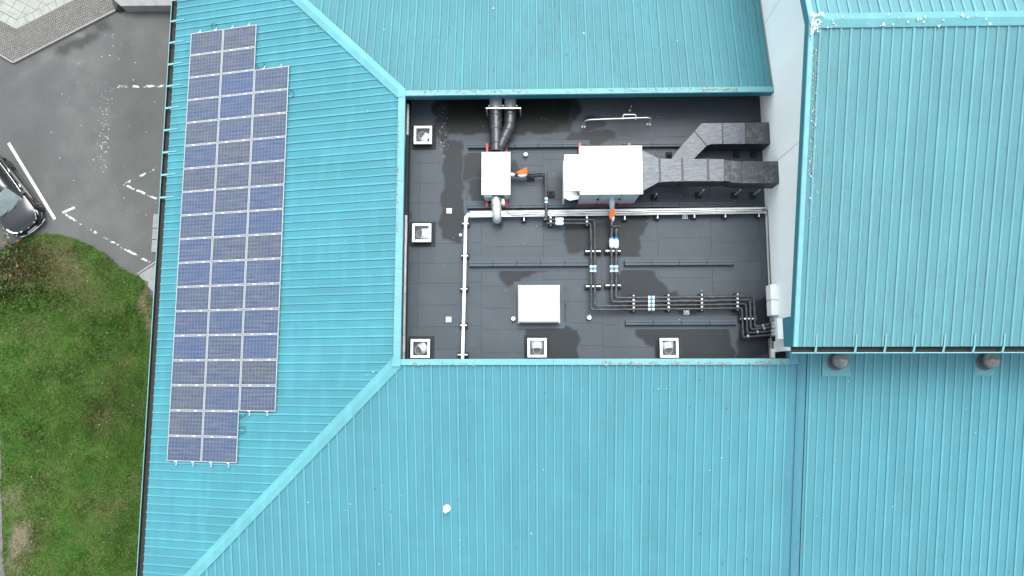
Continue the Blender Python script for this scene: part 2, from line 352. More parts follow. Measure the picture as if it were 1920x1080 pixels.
def solarmat():
    m,n,b=nodes('solar_cell'); uv=N(n,'ShaderNodeUVMap'); sx=N(n,'ShaderNodeSeparateXYZ'); n.links.new(uv.outputs[0],sx.inputs[0])
    oi=N(n,'ShaderNodeObjectInfo')
    fu=math_(n,'FRACT',math_(n,'MULTIPLY',sx.outputs[0],10.0)); fv=math_(n,'FRACT',math_(n,'MULTIPLY',sx.outputs[1],6.0))
    def line(f,c,wd): return math_(n,'LESS_THAN',math_(n,'ABSOLUTE',math_(n,'SUBTRACT',f,c)),wd)
    gap=math_(n,'MAXIMUM',math_(n,'GREATER_THAN',math_(n,'ABSOLUTE',math_(n,'SUBTRACT',fu,.5)),.478),math_(n,'GREATER_THAN',math_(n,'ABSOLUTE',math_(n,'SUBTRACT',fv,.5)),.478))
    bus=math_(n,'MAXIMUM',line(fv,.28,.018),line(fv,.72,.018))
    # cell to cell tint
    vo=N(n,'ShaderNodeTexWhiteNoise'); vo.noise_dimensions='4D'
    cb=N(n,'ShaderNodeCombineXYZ'); n.links.new(math_(n,'FLOOR',math_(n,'MULTIPLY',sx.outputs[0],10.0)),cb.inputs[0]); n.links.new(math_(n,'FLOOR',math_(n,'MULTIPLY',sx.outputs[1],6.0)),cb.inputs[1])
    n.links.new(cb.outputs[0],vo.inputs['Vector']); n.links.new(math_(n,'MULTIPLY',oi.outputs['Random'],97.0),vo.inputs['W'])
    base=mix(n,vo.outputs['Value'],(.017,.038,.092),(.046,.054,.070))
    base=mix(n,math_(n,'MULTIPLY',oi.outputs['Random'],.85),base,(.014,.046,.140))
    # sky sheen of fingers and busbars, painted into the base colour as streaks
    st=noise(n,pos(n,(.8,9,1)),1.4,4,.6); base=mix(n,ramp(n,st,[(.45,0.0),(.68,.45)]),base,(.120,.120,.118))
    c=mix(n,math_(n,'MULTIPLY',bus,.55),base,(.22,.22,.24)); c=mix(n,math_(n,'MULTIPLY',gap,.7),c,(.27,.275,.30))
    n.links.new(c,b.inputs['Base Color']); b.inputs['Roughness'].default_value=.22; b.inputs['Coat Weight'].default_value=.5; b.inputs['Coat Roughness'].default_value=.05
solarmat()
def mossmat():
    pass
# ================================================================== GROUND
def clip_convex(poly,clip):
    """Sutherland-Hodgman, both lists of (x,y); clip counter-clockwise"""
    A=sum(clip[i][0]*clip[(i+1)%len(clip)][1]-clip[(i+1)%len(clip)][0]*clip[i][1] for i in range(len(clip)))
    if A<0: clip=clip[::-1]
    out=poly
    for i in range(len(clip)):
        a=clip[i]; b=clip[(i+1)%len(clip)]; inp=out; out=[]
        if not inp: return []
        side=lambda p:(b[0]-a[0])*(p[1]-a[1])-(b[1]-a[1])*(p[0]-a[0])
        for j in range(len(inp)):
            p=inp[j]; q=inp[(j+1)%len(inp)]; sp=side(p); sq=side(q)
            if sp>=0: out.append(p)
            if (sp>=0)!=(sq>=0):
                t=sp/(sp-sq); out.append((p[0]+(q[0]-p[0])*t,p[1]+(q[1]-p[1])*t))
    return out
def xy(px,py,z=0): p=at(px,py,z); return (p.x,p.y)
def inpoly(x,y,poly):
    ins=np.zeros(x.shape,bool); n=len(poly)
    for i in range(n):
        x0,y0=poly[i]; x1,y1=poly[(i+1)%n]
        c=((y0>y)!=(y1>y))&(x<(x1-x0)*(y-y0)/((y1-y0) if abs(y1-y0)>1e-9 else 1e-9)+x0); ins^=c
    return ins
g=MB(); g.quad((-600,-600,-.03),(600,-600,-.03),(600,600,-.03),(-600,600,-.03)); o=g.build('ground','far_ground'); o['kind']='structure'; o['label']='wide grey ground around the building'
# car park sheet with worn tones held on its own points
def grid(name,x0,x1,y0,y1,step,z,mat):
    nx=int((x1-x0)/step)+1; ny=int((y1-y0)/step)+1
    X,Y=np.meshgrid(np.linspace(x0,x1,nx),np.linspace(y0,y1,ny)); Z=np.full(X.shape,z)
    me=bpy.data.meshes.new(name); me.vertices.add(nx*ny); me.vertices.foreach_set('co',np.stack([X,Y,Z],-1).astype(np.float32).ravel())
    i=np.arange((ny-1)*(nx-1)); r=i//(nx-1); c=i%(nx-1); a=r*nx+c
    q=np.stack([a,a+1,a+nx+1,a+nx],-1).ravel()
    me.loops.add(len(q)); me.loops.foreach_set('vertex_index',q.astype(np.int32)); me.polygons.add(len(i))
    me.polygons.foreach_set('loop_start',(np.arange(len(i))*4).astype(np.int32)); me.update(calc_edges=True); me.validate()
    me.materials.append(M[mat]); o=bpy.data.objects.new(name,me); COL.objects.link(o); return o,X.ravel(),Y.ravel()
cp,X,Y=grid('car_park',-34,-14,-14,26,.09,0,'asphalt')
def blob(px,py,rx,ry,ang=0,sharp=1.6,z=0):
    c=at(px,py,z); s=1/38.; ca,sa=math.cos(ang),math.sin(ang); wx=X+(fbm(X,Y,1.3)-.5)*.7; wy=Y+(fbm(X+40,Y+9,1.3)-.5)*.7
    dx=(wx-c.x); dy=(wy-c.y); u=(dx*ca+dy*sa)/(rx*s); v=(-dx*sa+dy*ca)/(ry*s); return np.clip(np.exp(-(u*u+v*v)**sharp),0,1)
t=.50+(fbm(X,Y,.35)-.5)*.34+(fbm(X+3,Y+70,1.4)-.5)*.20
t-=.62*blob(150,77,36,11,.50)+.50*blob(118,97,15,10,0)+.45*blob(192,45,19,10,-.35)+.22*blob(168,64,30,11,.6,1)
t+=.17*blob(95,105,24,10,.2,1)+.15*blob(140,115,22,8,.2,1)+.22*blob(148,62,14,6,.1)+.12*blob(60,130,40,14,.5,1)
t-=.10*blob(265,235,45,60,0,1)+.08*blob(255,100,50,40,0,1)-.07*blob(215,430,60,40,0,1)
t+=.10*blob(230,30,20,8,0,1)
a=cp.data.attributes.new('tone','FLOAT','POINT'); a.data.foreach_set('value',np.clip(t,0.03,1).astype(np.float32)); cp['kind']='structure'; cp['label']='grey asphalt car park with dark oil stains'
def strip(mb,a,b,wd,z):
    a=Vector(a);b=Vector(b); d=(b-a).normalized(); s=Vector((-d.y,d.x,0))*wd/2
    mb.quad((a.x-s.x,a.y-s.y,z),(b.x-s.x,b.y-s.y,z),(b.x+s.x,b.y+s.y,z),(a.x+s.x,a.y+s.y,z))
def pline(p0,p1,mat,wd=.11,z=.004):
    m=MB(); strip(m,at(*p0,0),at(*p1,0),wd,z); return m.build('painted_line',mat,cp)
ORIG[cp.name]=Vector((0,0,0))
pline((16,268),(103,411),'paint_line',.15)
pline((-12,380),(21,462),'paint_worn',.12)
pline((215,163),(345,160.5),'paint_worn',.12)
for a,b,mm in [((232,346),(262,331),'paint_worn'),((262,331),(320,303),'paint_worn'),((232,346),(258,357),'paint_worn'),((258,357),(320,384),'paint_worn'),((272,331),(320,351),'paint_faint'),
   ((117,399),(140,389),'paint_line'),((140,389),(200,361),'paint_faint'),((117,399),(162,426),'paint_worn'),((162,426),(200,448),'paint_worn'),((200,448),(281,492),'paint_worn'),((206,370),(300,418),'paint_faint'),((195,363),(210,352),'paint_faint')]:
    pline(a,b,mm,.11)
# worn lettering of the motor cycle bay
def lettering(word,p0,p1,size):
    cu=bpy.data.curves.new('lettering','FONT'); cu.body=word; cu.size=1; ob=bpy.data.objects.new('tmp',cu); COL.objects.link(ob)
    dg=bpy.context.evaluated_depsgraph_get(); me=bpy.data.meshes.new_from_object(ob.evaluated_get(dg)); bpy.data.objects.remove(ob)
    me.name='lettering'; co=np.zeros(len(me.vertices)*3,np.float32); me.vertices.foreach_get('co',co); co=co.reshape(-1,3)
    a=at(*p0,0); b=at(*p1,0); d=(b-a); L=d.length; d.normalize(); s=Vector((-d.y,d.x,0)); x0,x1=co[:,0].min(),co[:,0].max(); y1=co[:,1].max()
    out=np.zeros_like(co)
    for i in range(len(co)):
        u=(co[i,0]-x0)/(x1-x0)*L; v=co[i,1]/y1*size; p=a+d*u+s*v; out[i]=(p.x,p.y,.005)
    me.vertices.foreach_set('co',out.ravel()); me.materials.clear(); me.materials.append(M['paint_letter']); o=bpy.data.objects.new('lettering',me); COL.objects.link(o); o.parent=cp; return o
lettering('MOTOR',(201,164),(195,222),.36); lettering('CYCLES',(194,231),(186,318),.36)
# ---- block paving wedge and pale slabs in the corner
pv=bpy.data.objects.new('pavement',None); COL.objects.link(pv); pv['kind']='structure'; ORIG['pavement']=Vector((0,0,0))
KC=xy(27,119); KL=xy(-40,79); KR=xy(219,20.5); SCc=xy(32.6,56); SL=xy(-40,17); SR=xy(144,0); SR2=xy(200,-29); KR2=xy(226,2); TOPN=xy(232,-60)
base=MB(); base.prism([KL,KC,KR,KR2,TOPN,xy(150,-90),xy(-40,-90)],-.05,.045); base.build('pavement_bed','joint_dark',pv)
hb=MB(); L_,W_=.205,.1025
RA=[KC,KR,KR2,SR2,SR,SCc]; RB=[KL,KC,SCc,SL]
ku=Vector((KR[0]-KC[0],KR[1]-KC[1],0)).normalized(); kl=Vector((KL[0]-KC[0],KL[1]-KC[1],0)).normalized()
def herring(region,org,ux):
    uy=Vector((-ux.y,ux.x,0)); g=.009; R2=math.radians(45); c,s=math.cos(R2),math.sin(R2); ax=ux*c+uy*s; ay=-ux*s+uy*c
    hull=region
    for i in range(-110,111):
        for j in range(-50,51):
            ox=i*W_+j*2*W_; oy=-i*W_+j*2*W_
            for (x0,y0,x1,y1) in ((ox,oy,ox+2*W_,oy+W_),(ox+2*W_,oy,ox+3*W_,oy+2*W_)):
                cx=org[0]+ax.x*x0+ay.x*y0; cy=org[1]+ax.y*x0+ay.y*y0
                if not(bb[0]<cx<bb[2] and bb[1]<cy<bb[3]): continue
                pts=[]
                for (u,v) in ((x0+g,y0+g),(x1-g,y0+g),(x1-g,y1-g),(x0+g,y1-g)): pts.append((org[0]+ax.x*u+ay.x*v,org[1]+ax.y*u+ay.y*v))
                pts=clip_any(pts,hull)
                if len(pts)>=3:
                    z=.10+random.uniform(-.003,.003); n=len(pts); A=sum(pts[q][0]*pts[(q+1)%n][1]-pts[(q+1)%n][0]*pts[q][1] for q in range(n))
                    if abs(A)<.003: continue
                    if A<0: pts=pts[::-1]
                    hb.add([(x,y,.04) for x,y in pts]+[(x,y,z) for x,y in pts],[tuple(range(n,2*n))]+[(q,(q+1)%n,n+(q+1)%n,n+q) for q in range(n)])
def clip_any(pts,region):
    return clip_convex(pts,region)
for reg,org,ux in (([KC,KR,SR2,SR,SCc] ,KC,ku),([KL,KC,SCc,SL],KC,kl)):
    bb=(min(p[0] for p in reg)-.3,min(p[1] for p in reg)-.3,max(p[0] for p in reg)+.3,max(p[1] for p in reg)+.3)
    herring([reg[0],reg[1],reg[2],reg[-1]] if len(reg)==5 else reg,org,ux)
hbo=hb.build('block_paving','block_paver',pv,kind='stuff')
# border slabs and field slabs
def slab(poly,z=.10): 
    m=MB(); m.prism(poly,.05,z); return m.build('paving_slab','slab',pv)
sr=Vector((SR2[0]-SCc[0],SR2[1]-SCc[1],0)); Lr=sr.length; sr.normalize(); nr=Vector((-sr.y,sr.x,0))
sl=Vector((SL[0]-SCc[0],SL[1]-SCc[1],0)); Ll=sl.length; sl.normalize(); nl=Vector((sl.y,-sl.x,0))
BW=.42; C0=Vector((SCc[0],SCc[1],0))
# mitre point inside
A_=C0+nr*BW; B_=C0+nl*BW; den=sr.x*sl.y-sr.y*sl.x; dd=B_-A_; tt=(dd.x*sl.y-dd.y*sl.x)/den; MI=A_+sr*tt
e=.008; Z2=lambda v:(v.x,v.y)
slab([Z2(C0),Z2(C0+sr*(tt if tt>0 else .3)),Z2(MI-nr*0)]); slab([Z2(C0),Z2(C0+sl*(tt if tt>0 else .3)),Z2(MI)])
k=tt if tt>0 else .3
while k<Lr-.1:
    slab([Z2(C0+sr*(k+e)),Z2(C0+sr*(k+.44-e)),Z2(C0+sr*(k+.44-e)+nr*BW),Z2(C0+sr*(k+e)+nr*BW)],.10+random.uniform(-.004,.004)); k+=.44
k=tt if tt>0 else .3
while k<Ll-.1:
    slab([Z2(C0+sl*(k+e)),Z2(C0+sl*(k+.44-e)),Z2(C0+sl*(k+.44-e)+nl*BW),Z2(C0+sl*(k+e)+nl*BW)],.10+random.uniform(-.004,.004)); k+=.44
FI=MI+ (nr+nl).normalized()*.02; field=[Z2(FI),Z2(FI+sr*9),Z2(FI+sr*9+sl*9),Z2(FI+sl*9)]
ax=sl; ay=Vector((sl.y,-sl.x,0))
for i in range(-12,14):
    for j in range(-3,14):
        o0=FI+ax*(i*.62)+ay*(j*.47); pts=[Z2(o0+ax*e+ay*e),Z2(o0+ax*(.62-e)+ay*e),Z2(o0+ax*(.62-e)+ay*(.47-e)),Z2(o0+ax*e+ay*(.47-e))]
        pts=clip_convex(pts,field)
        if len(pts)<3 or max(p[0] for p in pts)<-30.5 or min(p[1] for p in pts)>21.5: continue
        A=abs(sum(pts[q][0]*pts[(q+1)%len(pts)][1]-pts[(q+1)%len(pts)][0]*pts[q][1] for q in range(len(pts))))
        if A>.02: slab(pts,.10+random.uniform(-.004,.004))
def kerb(a,b,n):
    a=Vector((*a,0));b=Vector((*b,0))
    for i in range(n):
        m=MB(); p=a.lerp(b,i/n); q=a.lerp(b,(i+1)/n); d=(q-p).normalized(); m.bar(p+d*.006+Vector((0,0,.04)),q-d*.006+Vector((0,0,.04)),.07,.16); m.build('kerb_stone','kerb_white',pv)
kerb(KC,KR,6); kerb(KC,KL,3)
# raised concrete slab at the top with its mossy foot
rw=thing('concrete_retaining_wall',(*xy(270,5),0),'pale concrete retaining wall with mossy foot beside the building corner','wall')
m=MB(); m.prism([xy(213,-1,.6),xy(226,11,.6),xy(345,10,.6),xy(345,-90,.6),xy(200,-90,.6)],0,.6); m.build('wall_block','concrete',rw)
m=MB()
mo=np.random.default_rng(3)
for i in range(420):
    u=mo.random(); px=218+u*110; py=13+mo.random()*7+ (6 if px<232 else 0)*mo.random(); p=at(px,py,0); r=.02+.05*mo.random(); an=mo.random()*6
    m.add([(p.x+r*math.cos(an+q*2.1),p.y+r*math.sin(an+q*2.1),.02+.02*mo.random()) for q in range(3)]+[(p.x,p.y,.06+.1*mo.random())],[(0,1,3),(1,2,3),(2,0,3)])
o=m.build('moss_strip','moss'); tag(o,'dark green moss and weeds along the foot of the retaining wall','moss',kind='stuff')
# concrete slabs by the wall, apron
for i,(y0,y1) in enumerate(((402,428),(429,449),(450,474))):
    m=MB(); m.prism([xy(289-i*1.2,y0,0),xy(300-i*1.2,y0,0),xy(298-i*1.2,y1-.5,0),xy(287-i*1.2,y1-.5,0)],0,.06)
    o=m.build('threshold_slab','concrete',cp)
ap=MB(); ap.prism([xy(259,514),xy(300,486),xy(312,540),xy(292,552),xy(275,534)],.001,.012); o=ap.build('concrete_apron','concrete',None); o['kind']='structure'
m=MB(); strip(m,at(258,514,0),at(300,486,0),.06,.05); m.bar(at(258,514,.03),at(301,486,.03),.06,.08); o=m.build('edging_strip','kerb_white',cp)
# footpath at bottom left
fp=MB(); fp.prism([xy(-60,700),xy(-4,735),xy(3,860),xy(5,1000),xy(12,1110),xy(-60,1130)],.001,.035); o=fp.build('footpath','concrete_dark',None); o['kind']='structure'; o['label']='grey footpath at the edge of the lawn'
# ---- lawn
LP=[xy(*q) for q in ((-70,500),(0,470),(28,457),(60,441),(85,436),(110,438),(140,446),(165,456),(185,468),(205,483),(225,498),(245,511),(258,516),(276,532),(288,560),(330,600),(330,1140),(14,1140),(6,1000),(3,860),(-3,735),(-70,700))]
lw,X,Y=grid('lawn',-29,-15.2,-12,7.2,.07,.03,'lawn')
def lawncol(X,Y):
    def bl(px,py,rx,ry,sh=1.0):
        c=at(px,py,0); s=1/37.5; wx=X+(fbm(X,Y,1.1)-.5)*1.3; wy=Y+(fbm(X+17,Y+3,1.1)-.5)*1.3
        return np.exp(-(((wx-c.x)/(rx*s))**2+((wy-c.y)/(ry*s))**2)**sh)
    n1=fbm(X,Y,.55); n2=fbm(X+9,Y+40,1.7); n3=fbm(X+60,Y+4,6.0)
    dry=.28*np.clip((n1-.50)*4,0,1)+.26*np.clip((n2-.54)*4,0,1)+.24*np.clip((n3-.5)*4,0,1)
    dry+=.75*bl(35,500,45,40)+.5*bl(110,480,38,26)+.5*bl(140,520,40,30)+.35*bl(170,560,50,40)+.45*bl(200,780,32,30)+.25*bl(60,620,40,30)+.35*bl(190,950,40,40)
    soil=1.0*bl(38,1015,15,42,1.5)+.5*bl(24,930,14,26)+.8*bl(275,560,9,22)+.55*bl(283,600,8,40)+.35*bl(30,1070,20,20)+.25*bl(140,500,18,9)
    dark=.35*bl(215,745,45,60)+.3*bl(240,1000,30,50)+.25*bl(20,545,22,25)
    dry=np.clip(dry,0,1)[:,None]; soil=np.clip(soil,0,1)[:,None]; dark=np.clip(dark,0,.6)[:,None]
    gr=np.array([.050,.128,.020])*(1+(n2[:,None]-.5)*.9); st=np.array([.130,.122,.058]); so_=np.array([.22,.185,.13])
    c=gr*(1-dry)+st*dry; c=c*(1-soil)+so_*soil; c=c*(1-dark); return np.clip(c,0,1), soil[:,0], dry[:,0]
c,soil,dry=lawncol(X,Y)
ca=lw.data.color_attributes.new('Col','FLOAT_COLOR','POINT'); ca.data.foreach_set('color',np.concatenate([c*.8,np.ones((len(c),1))],1).astype(np.float32).ravel())
ins=inpoly(X,Y,LP); me=lw.data; bm=bmesh.new(); bm.from_mesh(me); bm.verts.ensure_lookup_table(); bmesh.ops.delete(bm,geom=[v for v in bm.verts if not ins[v.index]],context='VERTS')
for v in bm.verts: v.co.z=.02+.05*float(fbm(np.array([v.co.x]),np.array([v.co.y]),.6)[0])
bm.to_mesh(me); bm.free(); lw['kind']='structure'; lw['label']='green lawn with dry straw patches and bare soil'
NB=300000; bx=rng.uniform(-28,-15.4,NB); by=rng.uniform(-11,7,NB); wob=(fbm(bx*3,by*3,1)-.5)*.3
k=inpoly(bx+wob,by+wob,LP); bx=bx[k];by=by[k]; c,soil,dry=lawncol(bx,by); k=rng.random(len(bx))>soil*.88; bx=bx[k];by=by[k];c=c[k];dry=dry[k]
n=len(bx); an=rng.uniform(0,6.283,n); hgt=rng.uniform(.03,.085,n)*(1+.9*np.clip(fbm(bx,by,.8)-.55,0,1)*3)
tall=np.exp(-(((bx-at(25,515,0).x)/1.6)**2+((by-at(25,515,0).y)/1.3)**2)); hgt*=1+2.6*tall
ln=hgt*rng.uniform(.5,1.6,n); wd=rng.uniform(.006,.014,n)
z0=np.full(n,.03); dx=np.cos(an);dy=np.sin(an)
P=np.zeros((n,4,3)); P[:,0]=np.stack([bx-dy*wd,by+dx*wd,z0],-1); P[:,1]=np.stack([bx+dy*wd,by-dx*wd,z0],-1)
P[:,2]=np.stack([bx+dx*ln*.5+dy*wd*.7,by+dy*ln*.5-dx*wd*.7,z0+hgt*.85],-1); P[:,3]=np.stack([bx+dx*ln,by+dy*ln,z0+hgt*.9],-1)
me=bpy.data.meshes.new('grass'); me.vertices.add(n*4); me.vertices.foreach_set('co',P.astype(np.float32).ravel())
i4=np.arange(n)*4; tri=np.stack([i4,i4+1,i4+2,i4,i4+2,i4+3],-1).ravel(); me.loops.add(len(tri)); me.loops.foreach_set('vertex_index',tri.astype(np.int32))
me.polygons.add(n*2); me.polygons.foreach_set('loop_start',(np.arange(n*2)*3).astype(np.int32)); me.update(calc_edges=True)
bc=c*rng.uniform(.6,1.7,n)[:,None]*np.array([1,1,1]); sw=rng.random(n)<(.10+.25*dry); bc[sw]=bc[sw]*.4+np.array([.20,.185,.085])*.75
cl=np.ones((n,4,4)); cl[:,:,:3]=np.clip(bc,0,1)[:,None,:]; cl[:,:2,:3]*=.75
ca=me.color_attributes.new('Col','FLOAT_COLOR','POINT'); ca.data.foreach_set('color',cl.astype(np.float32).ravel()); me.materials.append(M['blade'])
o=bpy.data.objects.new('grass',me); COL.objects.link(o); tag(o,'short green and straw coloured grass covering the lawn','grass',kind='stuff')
# litter and leaves on the lawn, chips on asphalt
def flakes(name,mat,pts,rmin,rmax,z,label,cat,seed=5):
    r_=np.random.default_rng(seed); m=MB()
    for (x,y) in pts:
        r=rmin+(rmax-rmin)*r_.random()**2; a=r_.random()*6.28; q=5
        m.add([(x+r*(.7+.5*r_.random())*math.cos(a+j*6.28/q),y+r*(.7+.5*r_.random())*math.sin(a+j*6.28/q),z+.01*r_.random()) for j in range(q)],[tuple(range(q))])
    o=m.build(name,mat); return tag(o,label,cat,kind='stuff')
r_=np.random.default_rng(21)
lp=[xy(r_.uniform(15,255),r_.uniform(520,1075)) for _ in range(60)]; flakes('white_litter','litter',lp,.008,.028,.11,'small white petals and scraps scattered over the lawn','litter')
lp=[xy(r_.uniform(10,250),r_.uniform(520,1075)) for _ in range(60)]; flakes('dead_leaves','leaf_dead',lp,.012,.03,.11,'small brown and orange fallen leaves scattered over the lawn','leaves',6)
lp=[xy(r_.uniform(60,305),r_.uniform(60,420)) for _ in range(60)]+[xy(190+r_.normal(0,6),r_.uniform(165,330)) for _ in range(50)]+[xy(212,65),xy(213,66),xy(211,70),xy(212,86),xy(206,104),xy(191,106)]
flakes('paint_flecks','paint_line',lp,.008,.032,.006,'tiny white paint flecks worn off on the asphalt','flecks',8)
# flowering shrub and straw tussock at left edge
fs=thing('flowering_plant',(*xy(12,480),0),'straggly plant with red orange flowers at the lawn edge beside the car','plant')
m=MB(); m2=MB(); m3=MB(); r_=np.random.default_rng(4)
for i in range(70):
    c0=at(r_.uniform(-12,36),r_.uniform(445,535),0); tip=c0+Vector((r_.uniform(-.35,.35),r_.uniform(-.35,.35),r_.uniform(.2,.6))); m3.tube([c0,(c0+tip)/2+Vector((0,0,.08)),tip],[.006,.005,.003],4)
    for q in range(9):
        b=c0.lerp(tip,r_.uniform(.2,1)); a=r_.random()*6.28; L=r_.uniform(.04,.10); d=Vector((math.cos(a),math.sin(a),.3)); s=Vector((-math.sin(a),math.cos(a),0))*L*.3
        m.quad(b,b+d*L*.5+s,b+d*L,b+d*L*.5-s)
    if i%9==0:
        for q in range(6):
            a=q*1.05; d=Vector((math.cos(a),math.sin(a),.25))*.042; s=Vector((-math.sin(a),math.cos(a),0))*.02; m2.quad(tip,tip+d*.6+s,tip+d,tip+d*.6-s)
m3.build('stems','straw',fs); m.build('leaves','leaf',fs); m2.build('flowers','poppy',fs)
# ================================================================== MAIN BUILDING
BLD=thing('leisure_building',(2,5,0),'large low building with turquoise ribbed metal roofs around a sunken black flat roof','building')
PITCH=1/3.
def profile(k3):
    """points across one 333 mm pitch: (u,h)"""
    b=.012 if k3==2 else 0
    return [(0,0),(.07,0),(.078,.004),(.098,.004),(.106,0),(.15,0),(.158,.004),(.178,.004),(.186,0),(.232-b,0),(.250-b,.034+b*.5),(.302+b*.3,.034+b*.5),(.331,0)]
def sheets(parent,mat,u0,nsheet,place,v0f,v1f,umin=None,umax=None):
    """place(u,v,h)->world; one object for each metre-wide sheet"""
    for s in range(nsheet):
        m=MB(); pts=[]
        for k in range(3):
            for (u,h) in profile(k): pts.append((u0+s+k*PITCH+u,h))
        pts.append((u0+s+1.0,0))
        if umin is not None: pts=[(max(u,umin),h) for u,h in pts]
        if umax is not None: pts=[(min(u,umax),h) for u,h in pts]
        any_=False; j=random.uniform(0,.003)
        for (ua,ha),(ub,hb_) in zip(pts[:-1],pts[1:]):
            if ub-ua<1e-5: continue
            va0,va1=v0f(ua),v1f(ua); vb0,vb1=v0f(ub),v1f(ub)
            if va0>=va1-.01 or vb0>=vb1-.01: continue
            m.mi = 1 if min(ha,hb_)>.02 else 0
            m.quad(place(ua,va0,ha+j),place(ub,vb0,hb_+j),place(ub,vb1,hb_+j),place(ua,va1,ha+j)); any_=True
        if any_: m.build('roof_sheet',[mat,mat+'_lit_crest'],parent)
west=lambda u,v,h:(XW-v,u,ZR-TP*v+h)
south=lambda u,v,h:(u,YS-v,ZR-TP*v+h)
north=lambda u,v,h:(u,YN+v,ZR-TP*v+h)
# decks below the sheets
def deck(name,pts,mat='deck'):
    m=MB(); n=len(pts); m.add(list(pts)+[(x,y,z-.12) for x,y,z in pts],[tuple(range(n)),tuple(range(2*n-1,n-1,-1))]+[(i,(i+1)%n,n+(i+1)%n,n+i) for i in range(n)]); return m.build(name,mat,BLD)
E_=EAVE-.02
rw_=deck('roof_slope',[west(YS,0,-.05),west(YN,0,-.05),west(YN+E_,E_,-.05),west(YS-E_,E_,-.05)])
rs_=deck('roof_slope',[south(XW,0,-.05),south(XW-E_,E_,-.05),south(10.2,E_,-.05),south(10.2,0,-.05)])
rn_=deck('roof_slope',[north(XW,0,-.05),north(XE,0,-.05),north(XE,E_,-.05),north(XW-E_,E_,-.05)])
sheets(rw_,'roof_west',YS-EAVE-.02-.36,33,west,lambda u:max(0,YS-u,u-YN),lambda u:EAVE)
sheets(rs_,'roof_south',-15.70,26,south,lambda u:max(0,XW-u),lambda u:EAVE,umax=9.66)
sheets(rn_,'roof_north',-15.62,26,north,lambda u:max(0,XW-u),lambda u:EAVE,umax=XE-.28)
m=MB(); m.add([north(XE-.28,0,.012),north(XE-.01,0,.012),north(XE-.01,EAVE,.012),north(XE-.28,EAVE,.012)],[(0,1,2,3)]); m.build('edge_flashing','roof_north',rn_)
m=MB(); m.bar(north(XE-.03,0,.05),north(XE-.03,EAVE,.05),.05,.03); m.build('mortar_line','concrete',rn_)
# recessed strip between the two south roofs
m=MB(); m.add([south(9.66,-.0,-.01),south(9.98,0,-.01),south(9.98,EAVE,-.01),south(9.66,EAVE,-.01)],[(0,1,2,3)])
m.build('valley_gutter','roof_gap',rs_)
m=MB(); m.bar(south(9.985,0,.02),south(9.985,EAVE,.02),.035,.07); m.build('valley_edge','roof_gap',rs_)
m=MB(); m.add([south(10.0,-.9,-.035),south(10.32,-.9,-.035),south(10.32,EAVE,-.035),south(10.0,EAVE,-.035)],[(0,1,2,3)]); m.build('valley_gutter','roof_gap',rs_)
# hip and ridge caps
def cap(a,b,n1,n2,wd,parent,mat,seg,name):
    """pieces of folded flashing along a->b; n1,n2 sideways directions (plan) that run down each slope"""
    a=Vector(a);b=Vector(b); L=(b-a).length; k=max(1,round(L/seg)); d=(b-a)/k
    for i in range(k):
        p=a+d*(i)+d.normalized()*.0; q=a+d*(i+1)+d.normalized()*.03; t=.003*(i%2); m=MB()
        up=Vector((0,0,.065+t)); e1=Vector(n1)*wd; e2=Vector(n2)*wd; lip=Vector((0,0,-.05))
        m.loft([[p+e1+up+lip,p+e1+up,p+up+Vector((0,0,.012)),p+e2+up,p+e2+up+lip],[q+e1+up+lip,q+e1+up,q+up+Vector((0,0,.012)),q+e2+up,q+e2+up+lip]],closed=False)
        m.build(name,mat,parent)
hp=lambda x,y,tp:Vector((x,y,-TP*tp))
# hips run at 45 degrees in plan
s2=1/math.sqrt(2)
def hipdir(wx,wy,sx,sy):   # down-slope offsets normal to hip in plan
    return None
# south-west hip
cap((XW,YS,ZR),(XW-E_,YS-E_,ZR-TP*E_),(-s2,s2,-TP*s2),(s2,-s2,-TP*s2),.24,rw_,'roof_hip',2.9,'hip_cap')
cap((XW,YN,ZR),(XW-E_,YN+E_,ZR-TP*E_),(-s2,-s2,-TP*s2),(s2,s2,-TP*s2),.24,rw_,'roof_hip',2.9,'hip_cap')
def flat_cap(lo,hi,name,mat,seg,axis):
    L=hi[axis]-lo[axis]; k=max(1,round(L/seg))
    for i in range(k):
        l=list(lo);h=list(hi); l[axis]=lo[axis]+L*i/k+(.003 if i else 0); h[axis]=lo[axis]+L*(i+1)/k; l[2]+=.0; h[2]+=.002*(i%2); m=MB(); m.bbox(l,h,.008); m.build(name,mat,BLD)
flat_cap((-5.19,.62,ZR-.02),(-4.91,10.99,ZR+.075),'parapet_cap','roof_cap',3.0,1)
flat_cap((-5.02,.385,ZR-.02),(9.66,.615,ZR+.075),'parapet_cap','roof_cap',3.0,0)
flat_cap((-5.02,10.995,ZR-.02),(XE-.01,11.215,ZR+.075),'parapet_cap','roof_cap',3.0,0)
m=MB(); m.bbox((9.665,.40,ZR-.3),(9.975,1.12,ZR+.085),.01); m.build('parapet_end','teal_trim',BLD)
for lo,hi in (((-5.23,10.93,ZR-.03),(-4.905,11.28,ZR+.092)),((-5.23,.33,ZR-.03),(-4.905,.70,ZR+.092))):
    m=MB(); m.bbox(lo,hi,.012); m.build('corner_cap','roof_hip',BLD)
# fascias inside the well
m=MB(); m.box((-4.93,11.0,ZR-.36),(XE-.004,11.03,ZR-.022)); m.build('fascia','teal_fascia',BLD)
m=MB(); m.box((-4.93,11.03,ZR-.36),(XE-.004,11.9,ZR-.33)); m.build('soffit','deck',BLD)
m=MB(); m.box((-4.95,.63,ZR-.26),(-4.92,10.99,ZR-.022)); m.build('fascia','teal_fascia',BLD)
m=MB(); m.box((-4.9,.60,ZR-.26),(9.55,.625,ZR-.022)); m.build('fascia','teal_fascia',BLD)
